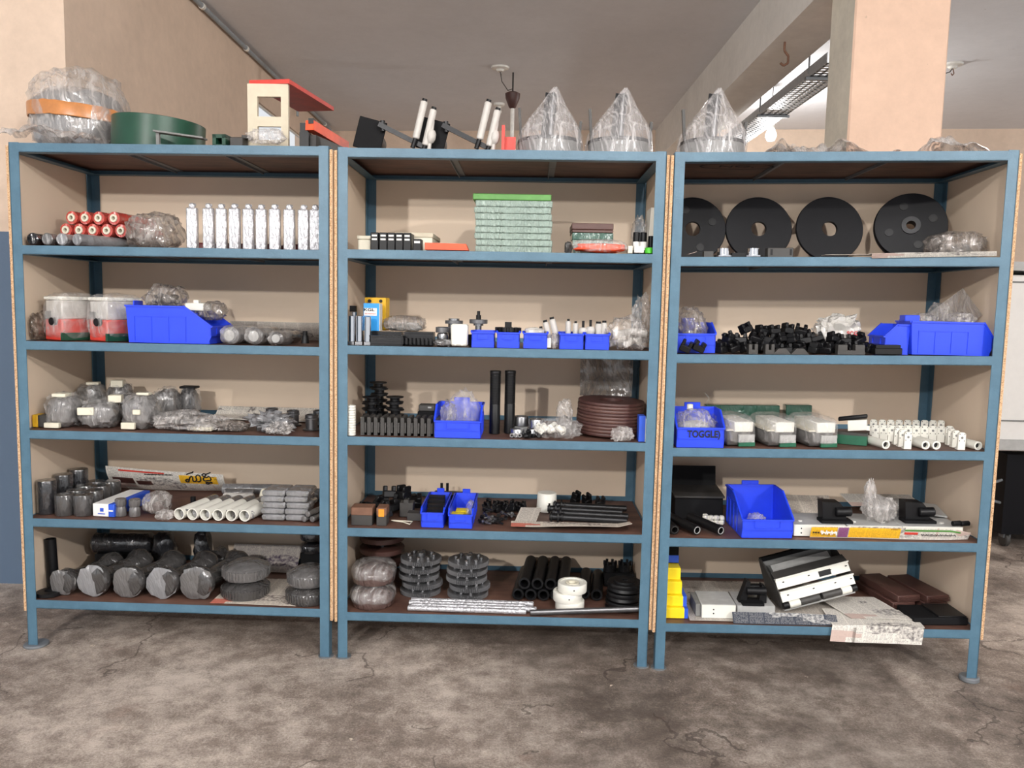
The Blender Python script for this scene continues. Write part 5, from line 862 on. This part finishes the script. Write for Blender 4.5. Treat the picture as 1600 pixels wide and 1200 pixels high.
# ---- fifth shelf
t_ = thing('black_case', 'black flat open case like a folded instrument box at the shelf corner', 'case', S(2, 4, 1086, .36)); box(b := BM(), (0, 0, .05), (.20, .16, .10), bev=.003); part(t_, 'case_base', b, 'black_matte'); box(b := BM(), (0, -.01, .104), (.206, .17, .008), rx=4); part(t_, 'deck', b, 'dark_grey'); box(b := BM(), (0, .08, .15), (.195, .012, .09), rx=-8); part(t_, 'lid', b, 'black_matte')
for i, (u, ry_) in enumerate(((1054, -22), (1089, -25), (1126, -28))):
    t_ = thing('black_pipe', ['short black pipe end against the rack post', 'black pipe with bright rim, between two others', 'black pipe with bright rim, beside the white cubes'][i], 'pipe', S(2, 4, u, .045), 'black pipes'); e = Vector((math.sin(R(ry_)) * (.2 if i else .1), .15, .012)); p0 = Vector((0, 0, .0195)); pipe(b := BM(), p0, p0 + e, .019, .013); part(t_, 'pipe_wall', b, 'black_plastic'); pipe(b := BM(), p0 - e * .012, p0 + e * .005, .0145, .0125); part(t_, 'rim', b, 'light_grey' if i else 'dark_grey')
rn = random.Random(31)
for i in range(17): b = BM(); box(b, (0, 0, .009), (.02, .018, .018), rz=rn.uniform(0, 90), bev=.003); solo('white_cube', 'little white plastic cube in the heap beside the blue bin', 'cube', b, 'white_part', S(2, 4, 1102 + (i % 4) * 8.6, .205 + .024 * ((i // 4) % 3), .0188 * (i // 12)), 'heap of white cubes')
bin_('deep blue bin standing open-front with only a scrap of film inside', S(2, 4, 1184, .14), .195, .25, .155, .075, slope=.55, rz=2); bag('plastic_bag', 'small scrap of clear bag in the bottom of the deep blue bin', S(2, 4, 1182, .13, .008), .07, .07, .06, 'polythene', 361)
for i, (u, w_, lb) in enumerate(((1280, .20, 'white tray with punched holes beside the deep blue bin'), (1366, .205, 'white tray with bright studs in the middle of the shelf'), (1456, .23, 'white tray at the shelf end under the black bracket'))):
    t_ = thing('white_tray', lb, 'tray', S(2, 4, u, .055), 'white trays in a row'); box(b := BM(), (0, .09, .024), (w_, .18, .046), bev=.002); part(t_, 'tray_body', b, 'light_grey'); box(b := BM(), (0, -.0015, .024), (w_ * .98, .003, .044)); part(t_, 'front_face', b, 'white_part')
    for x in (-.3, .25): cyl(b := BM(), (x * w_, .05, .047), (x * w_, .05, .050), .008, n=14); part(t_, 'stud', b, 'white_plastic')
    for z in (.014, .032): cyl(b := BM(), (-w_ * .35, -.0035, z), (-w_ * .35, -.002, z), .003, n=8); part(t_, 'hole', b, 'ink_black')
t_ = thing('newspaper', 'yellow-headed Telugu newspaper standing along the shelf front before the white trays', 'newspaper', S(2, 4, 1268, .012, .0)); L = .60; fn = lambda x, y: (x, .004 + .02 * (1 - y / .05) + .004 * math.sin(x * 11) + (.012 * max(0, (x - .52) / .1)), y * (1 - .5 * max(0, (x - .52) / .1)) + .001)
part(t_, 'page', sheet(BM(), L, .05, 36, 5, fn), 'newsprint_white', smooth=60)
def patch2(x0, x1, y0, y1, m, nm): part(t_, nm, sheet(BM(), x1 - x0, y1 - y0, 10, 3, lambda x, y: tuple(Vector(fn(x + x0, y + y0)) + Vector((0, -.0022, 0))), .0006), m, smooth=60)
patch2(.0, .10, .004, .046, 'newsprint_yellow', 'yellow_panel'); patch2(.145, .335, .004, .046, 'newsprint_yellow', 'yellow_panel'); patch2(.105, .142, .004, .045, 'newsprint_magenta', 'picture'); patch2(.35, .56, .036, .043, 'leaf_green', 'green_rule'); patch2(.35, .40, .022, .031, 'red_paint', 'red_tag')
squiggle(t_, .035, .095, .027, .022, 5, 'card_white', .003, 'headline', .0018); squiggle(t_, .005, .03, .027, .008, 4, 'ink_black', .003, 'headline'); squiggle(t_, .41, .54, .024, .009, 11, 'ink_black', .004, 'headline')
for i, (u, ly, w_, d_, sl, m) in enumerate(((1240, .26, .20, .20, .35, 'newsprint_colour'), (1330, .34, .30, .16, .12, 'newsprint_white'))): news('newspaper', ['colourful newspaper page propped up behind the white trays', 'pale newspaper lying at the back behind the peaked bag'][i], S(2, 4, u, ly), w_, d_, m, lambda x, y, sl=sl: (x, y * .9, .05 * (1 if sl < .2 else 0) + y * sl + .4 * ripple(.003)(x, y)))
for i, (u, ly) in enumerate(((1300, .13), (1428, .15))):
    t_ = thing('black_bracket', ['black moulded bracket standing on the tray beside the colourful page', 'black moulded bracket with ribbed barrel on the end tray'][i], 'bracket', S(2, 4, u, ly, .048), 'moulded black brackets'); b = BM(); prism(b, [(-.045, 0), (.05, 0), (.03, .06), (.018, .075), (-.05, .078)], -.03, .03); part(t_, 'web', b, 'black_plastic'); box(b := BM(), (0, -.03, .005), (.12, .06, .01)); part(t_, 'foot_plate', b, 'black_matte'); cyl(b := BM(), (.0, -.034, .04), (.06, -.034, .042), .018, n=18, bev=.003); part(t_, 'barrel', b, 'black_plastic')
bag('plastic_bag', 'tall peaked empty clear bag standing on the white tray', S(2, 4, 1374, .12, .048), .13, .10, .10, 'polythene', 371, amp=.15, boxy=.1); b = BM(); blob(b, .05, .04, .16, 373, .2, .1, 4); solo('plastic_bag', 'twisted neck of clear film rising from the peaked bag', 'plastic bag', b, 'polythene', S(2, 4, 1358, .13, .048), smooth=60)
b = BM(); box(b, (0, 0, .066), (.26, .2, .006), ry=5, rz=-14); box(b, (.0, .03, .03), (.20, .14, .06), rz=-14); solo('grey_plate', 'flat grey sheet metal plate lying at the back of the shelf end', 'plate', b, 'light_grey', S(2, 4, 1440, .30, 0, .165))
for i, u in enumerate((1484, 1497)): cyl(b := BM(), (0, 0, .012), (.035, .01, .012), .010, n=12, bev=.002); solo('black_fitting', 'small black ribbed fitting at the shelf end, one of two', 'fitting', b, 'black_plastic', S(2, 4, u + 4, .055, .048), 'small black fittings')
# ---- bottom shelf
for j in range(4): t_ = thing('yellow_carton', ['lowest yellow carton with blue end in the corner pile', 'second yellow carton with blue end in the corner pile', 'yellow carton set back in the corner pile', 'yellow carton on top of the corner pile'][j], 'carton', S(2, 5, (1060, 1058, 1056, 1054)[j], .06 + .02 * j, (.0, .042, .084, .136)[j]), 'yellow cartons'); h_ = (.041, .041, .051, .048)[j]; box(b := BM(), (-.02, .07, h_ / 2), (.085, .16, h_), bev=.002); part(t_, 'carton_body', b, 'card_yellow'); _ = part(t_, 'blue_end', box(BM(), (.0275, .07, h_ / 2), (.016, .158, h_ * .98)), 'box_blue') if j < 2 else None
t_ = thing('dark_carton', 'dark blue and black carton on top of the yellow cartons', 'carton', S(2, 5, 1050, .18, .185)); box(b := BM(), (-.01, .04, .04), (.07, .10, .08), bev=.002); part(t_, 'carton_body', b, 'black_matte'); box(b := BM(), (.0, -.0115, .018), (.05, .002, .03)); part(t_, 'blue_label', b, 'box_blue')
news('newspaper', 'wide grey newspaper lining the shelf bottom under the tilted frame', S(2, 5, 1078, .03), .70, .46, 'newsprint', lambda x, y: (x + .02 * y, y, .001 + .2 * ripple(.002)(x, y)), nx=30, ny=20)
t_ = thing('white_tray', 'white tray with grey end standing on the bottom shelf newspaper', 'tray', S(2, 5, 1122, .06, .003)); box(b := BM(), (0, .07, .028), (.135, .15, .055), bev=.002); part(t_, 'tray_body', b, 'light_grey'); box(b := BM(), (0, -.0065, .028), (.13, .003, .052)); part(t_, 'front_face', b, 'white_part'); box(b := BM(), (-.078, .07, .028), (.018, .13, .05)); part(t_, 'grey_end', b, 'mid_grey')
for z in (.02, .036): cyl(b := BM(), (-.02, -.0085, z), (-.02, -.0075, z), .003, n=8); part(t_, 'hole', b, 'ink_black')
t_ = thing('white_tray', 'flat white tray beneath the small black twin-barrel bracket', 'tray', S(2, 5, 1180, .10, .003)); box(b := BM(), (0, .07, .02), (.15, .16, .04), bev=.002); part(t_, 'tray_body', b, 'light_grey'); cyl(b := BM(), (.03, .03, .04), (.03, .03, .043), .008, n=14); part(t_, 'stud', b, 'white_plastic')
t_ = thing('black_bracket', 'black twin-barrel bracket standing on the flat white tray', 'bracket', S(2, 5, 1172, .14, .044)); box(b := BM(), (-.0, -.02, .005), (.085, .07, .01)); part(t_, 'foot_plate', b, 'black_matte'); prism(b := BM(), [(-.05, 0), (-.02, 0), (-.005, .085), (-.02, .09)], -.02, .02); prism(b, [(.03, 0), (.06, 0), (.06, .06), (.04, .075)], -.02, .02); part(t_, 'web', b, 'black_plastic'); _ = [part(t_, 'barrel', cyl(BM(), (-.02, y, .05), (.055, y, .05), .016, n=16), 'black_plastic') for y in (-.02, .02)]
# tilted frame: grey casting with two pale rails and rollers, leaning up to the right
t_ = thing('frame_assembly', 'tilted grey frame with two pale drilled rails and black rollers', 'frame', S(2, 5, 1274, .17, .012)); MF = Matrix.Scale(.82, 4) @ Matrix.Translation((0, 0, .0465)) @ Euler((0, R(-14), R(6))).to_matrix().to_4x4()
def fp(nm, m, f, lab=None): b = BM(); f(b); _put(b, b.verts, MF); part(t_, nm, b, m, lab)
fp('base_plate', 'light_grey', lambda b: box(b, (0, .0, .005), (.36, .10, .010)))
fp('side_cheek', 'dark_grey', lambda b: prism(b, [(0, 0), (.19, 0), (.21, .19), (.19, .20), (-.0, .09)], -.004, .004, TR((-.185, -.04, .008), 0, 0, 90)))
fp('side_cheek', 'dark_grey', lambda b: prism(b, [(0, 0), (.19, 0), (.21, .19), (.19, .20), (-.0, .09)], -.004, .004, TR((.185, -.04, .008), 0, 0, 90)))
fp('back_bar', 'black_matte', lambda b: box(b, (0, .165, .195), (.37, .02, .02))); fp('back_sheet', 'mid_grey', lambda b: box(b, (0, .15, .13), (.36, .006, .12), rx=-14)); fp('inner_sheet', 'light_grey', lambda b: box(b, (0, .10, .15), (.30, .004, .06), rx=-50)); fp('top_flange', 'dark_grey', lambda b: box(b, (0, .01, .162), (.37, .05, .005), rx=18))
for z, y, nm in ((.072, -.052, 'lower_rail'), (.128, -.022, 'upper_rail')):
    fp(nm, 'white_part', lambda b: (box(b, (0, y, z), (.37, .008, .046), rx=-18), box(b, (0, y + .006, z + .024), (.372, .03, .006), rx=-18)))
    for x in (-.15, -.02, .09, .17): fp('drill_hole', 'ink_black', lambda b: cyl(b, (x, y - .0052, z + .006), (x, y - .0038, z + .007), .005, n=10))
fp('slot', 'ink_black', lambda b: box(b, (.06, -.0275, .128), (.06, .003, .026), rx=-18))
for x0, x1, m in ((-.185, -.155, 'black_plastic'), (-.155, -.10, 'white_part'), (-.10, .0, 'dark_grey'), (.012, .11, 'dark_grey'), (.11, .16, 'white_part'), (.16, .188, 'black_plastic')): fp('roller', m, lambda b: cyl(b, (x0, -.055, .03), (x1, -.055, .03), .0185, n=20, bev=.002))
for i, (u, ly, z, L, dx) in enumerate(((1382, .22, 0, .27, 0), (1390, .22, .0285, .27, 0), (1436, .22, .0285, .26, 0), (1432, .22, 0, .27, 0))): b = BM(); box(b, (0, .10, .014), (.10, L, .028), bev=.002, rz=12); _ = [box(b, (.03, -.035, .014 + .006 * (j - 1)), (.09, .006, .002), rz=12) for j in range(3)]; solo('brown_board', ['lower brown laminated slab beside the frame', 'upper brown laminated slab beside the frame', 'upper brown laminated slab near the rear post', 'lower brown laminated slab near the rear post'][i], 'slab', b, 'bakelite', S(2, 5, u + 14, ly + .02, z), 'brown laminated slabs')
t_ = thing('black_plate', 'thick black stepped plate lying in the front corner', 'plate', S(2, 5, 1466, .06), rz=3); box(b := BM(), (0, .05, .015), (.21, .14, .030), bev=.003); part(t_, 'plate_body', b, 'black_matte'); box(b := BM(), (.045, .05, .033), (.11, .135, .007), bev=.002); part(t_, 'raised_pad', b, 'black_plastic')
fo2 = lambda x, y: (x + .10 * y, max(y - .082, -.012 - .002 * math.sin(x * 18)), (.008 - (.066 - y) * .95 - .02 * x * (.066 - y) / .066) if y < .066 else .008 + .3 * ripple(.003)(x, y))
news('newspaper', 'white newspaper page hanging over the front rail of the bottom shelf', S(2, 5, 1296, .0, .003), .345, .24, 'newsprint_white', fo2, nx=30, ny=24)
news('newspaper', 'dark printed newspaper with white margin folded along the bottom shelf front', S(2, 5, 1146, .008, .0), .40, .06, 'newsprint_dark', lambda x, y: (x, y * .5, .002 + .034 * (y / .06) - .03 * max(0, x - .25) * y / .06)); news('newspaper', 'newspaper page with blue picture lying between frame and brown slabs', S(2, 5, 1330, .05, .010), .24, .24, 'newsprint_white', lambda x, y: (x - .25 * y, y, .004 + .5 * ripple(.004)(x, y)))
# ================================================================ the room behind
t_ = thing('conduit', 'grey electrical conduit clipped along the wall and ceiling corner', 'conduit', (Vector((0, 0, 0)), 0)); path(b := BM(), [(-2.05, 3.7, 3.285), (-2.05, 8.95, 3.285), (-2.05, 8.98, 2.5)], .016, 12); part(t_, 'pipe', b, 'conduit_grey'); path(b := BM(), [(-2.03, 7.55, 3.3), (-2.03, 7.55, 3.1)], .012, 10); part(t_, 'drop_stub', b, 'conduit_grey')
for y in (4.6, 5.35, 6.2, 7.1, 8.0, 8.7): pipe(b := BM(), (-2.05, y - .015, 3.285), (-2.05, y + .015, 3.285), .021, .0165, 14); part(t_, 'clip', b, 'white_plastic')
t_ = thing('hanging_fan', 'ceiling fan with brown canopy cup and white rod hanging behind the racks', 'fan', (Vector((-.045, 6.8, 0)), 0)); lathe(b := BM(), [(0, 3.165), (.03, 3.165), (.062, 3.15), (.058, 3.11), (.03, 3.04), (.018, 3.03), (0, 3.03)], 26); part(t_, 'canopy', b, 'maroon', 'dark brown canopy cup'); cyl(b := BM(), (0, 0, 2.56), (0, 0, 3.06), .017, n=14); part(t_, 'down_rod', b, 'white_plastic'); lathe(b := BM(), [(0, 2.42), (.09, 2.43), (.12, 2.47), (.10, 2.53), (.03, 2.57), (0, 2.57)], 28); part(t_, 'motor', b, 'white_plastic'); path(b := BM(), [(0, 0, 3.165), (0, 0, 3.32)], .006, 8); part(t_, 'hook', b, 'black_steel')
for a in (10, 130, 250): box(b := BM(), (.36 * math.cos(R(a)), .36 * math.sin(R(a)), 2.46), (.5, .11, .006), rz=a); part(t_, 'blade', b, 'white_plastic')
path(b := BM(), [(-.105, -.14, 3.30), (-.09, -.1, 3.22), (-.04, -.02, 3.17), (0, 0, 3.19)], .004, 6); part(t_, 'wire', b, 'dark_grey')
for i, (p_, lb) in enumerate((((-.15, 6.66, HC), 'white ceiling rose above the fan canopy'), ((3.33, 6.33, HC), 'white ceiling rose past the pillar with a dangling hook'))):
    t_ = thing('lamp_rose', lb, 'ceiling rose', (Vector(p_), 0)); lathe(b := BM(), [(0, -.035), (.025, -.035), (.035, -.02), (.07, -.012), (.075, 0), (0, 0)], 26); part(t_, 'rose_cover', b, 'white_plastic'); path(b := BM(), [(.0, 0, -.03), (-.02, 0, -.06), (-.1, 0, -.085)] if i else [(0, 0, -.035), (.01, .01, -.06)], .004, 6); part(t_, 'wire', b, 'dark_grey')
    if i: path(b := BM(), [(.0, 0, -.03), (.012, 0, -.07), (0, 0, -.085), (-.01, 0, -.07)], .004, 6); part(t_, 'hook', b, 'brown_wood')
t_ = thing('bulb_holder', 'white bulb holder on the ceiling beyond the fan', 'bulb holder', (Vector((-.18, 7.83, HC)), 0)); lathe(b := BM(), [(0, -.09), (.02, -.09), (.022, -.03), (.05, -.02), (.055, 0), (0, 0)], 22); part(t_, 'holder', b, 'white_plastic'); lathe(b := BM(), [(.02, -.09), (.026, -.088), (.026, -.07), (.02, -.068)], 20); part(t_, 'collar', b, 'white_part')
t_ = thing('cable_tray', 'perforated galvanised cable tray hung under the ceiling beside the beam', 'cable tray', (Vector((1.93, 0, 2.88)), 0))
b = BM(); box(b, (-.10, 6.9, .03), (.004, 4.0, .06)); box(b, (.10, 6.9, .03), (.004, 4.0, .06)); part(t_, 'side_flange', b, 'galvanised'); b = BM()
for i in range(80): box(b, (0, 4.92 + .05 * i, 0), (.2, .028, .003))
for x in (-.09, -.045, 0, .045, .09): box(b, (x, 6.9, 0), (.016, 4.0, .003))
o = part(t_, 'perforated_floor', b, 'galvanised'); o['kind'] = 'stuff'
for y in (5.2, 6.2, 7.4): path(b := BM(), [(-.1, y, .02), (-.1, y, .43)], .006, 8); part(t_, 'hanger_rod', b, 'steel_bar'); box(b := BM(), (0, y, -.01), (.24, .03, .02)); part(t_, 'cross_strut', b, 'steel_bar')
em = NT('bulb_glow'); em.set(Base_Color=WH, Emission_Color=(1, .98, .92, 1), Emission_Strength=9.0)
lamp('hanging_bulb', (2.17, 7.0, 2.80), 60, .05)      # the glowing bulb's own light
t_ = thing('light_bulb', 'glowing light bulb hanging under the cable tray', 'light bulb', (Vector((2.17, 7.0, 2.86)), 0)); lathe(b := BM(), [(0, -.07), (.03, -.062), (.046, -.03), (.046, -.01), (.03, .03), (.022, .045), (0, .046)], 24, TR((0, 0, .06))); part(t_, 'glass', b, 'bulb_glow'); cyl(b := BM(), (0, 0, .10), (0, 0, .16), .026, n=18); part(t_, 'holder', b, 'white_plastic'); path(b := BM(), [(0, 0, .16), (0, 0, .46)], .004, 6); part(t_, 'wire', b, 'dark_grey')
path(b := BM(), [(1.56, 4.86, 2.985), (1.56, 4.86, 2.93), (1.585, 4.86, 2.90), (1.585, 4.86, 2.86), (1.56, 4.86, 2.845), (1.54, 4.86, 2.86)], .007, 10); meta(link('beam_hook', mesh('beam_hook', b, 'brown_wood')), 'rusty steel hook hanging from the underside of the ceiling beam', 'hook')
t_ = thing('white_machine', 'large white panelled machine past the rack end with dark space beneath', 'machine', (Vector((2.80, 4.6, 0)), 0))
box(b := BM(), (1.0, .7, 1.13), (2.0, 1.4, 1.02), bev=.01); part(t_, 'cabinet', b, 'card_white'); box(b := BM(), (1.0, .7, 1.69), (2.02, 1.42, .05)); part(t_, 'top_cover', b, 'light_grey'); box(b := BM(), (1.0, -.004, .80), (2.0, .006, .008)); box(b, (1.0, -.004, 1.60), (2.0, .006, .008)); part(t_, 'panel_seam', b, 'mid_grey'); box(b := BM(), (1.0, -.012, .66), (2.0, .02, .06)); part(t_, 'lower_trim', b, 'light_grey')
for x in (.45, 1.9): box(b := BM(), (x, .9, .31), (.12, .12, .62)); part(t_, 'leg', b, 'black_matte')
box(b := BM(), (1.0, 1.35, .36), (2.0, .04, .50)); part(t_, 'back_skirt', b, 'black_matte')
t_ = thing('dark_trolley', 'dark blue wheeled trolley standing under the white machine', 'trolley', (Vector((3.12, 4.72, 0)), 0)); prism(b := BM(), [(-.14, .09), (.28, .09), (.28, .50), (.16, .58), (-.14, .58)], 0, .5); part(t_, 'trolley_body', b, 'navy_black'); path(b := BM(), [(-.15, .02, .42), (-.23, .0, .40), (-.23, .0, .30), (-.15, .02, .28)], .009, 8); part(t_, 'handle', b, 'steel_bar')
for x in (-.08, .2):
    for y in (.06, .42): cyl(b := BM(), (x - .015, y, .045), (x + .015, y, .045), .045, n=20, bev=.006); w_ = part(t_, 'caster', b, 'dark_grey'); box(b := BM(), (x, y, .075), (.045, .05, .035)); part(w_, 'fork', b, 'steel_bar')
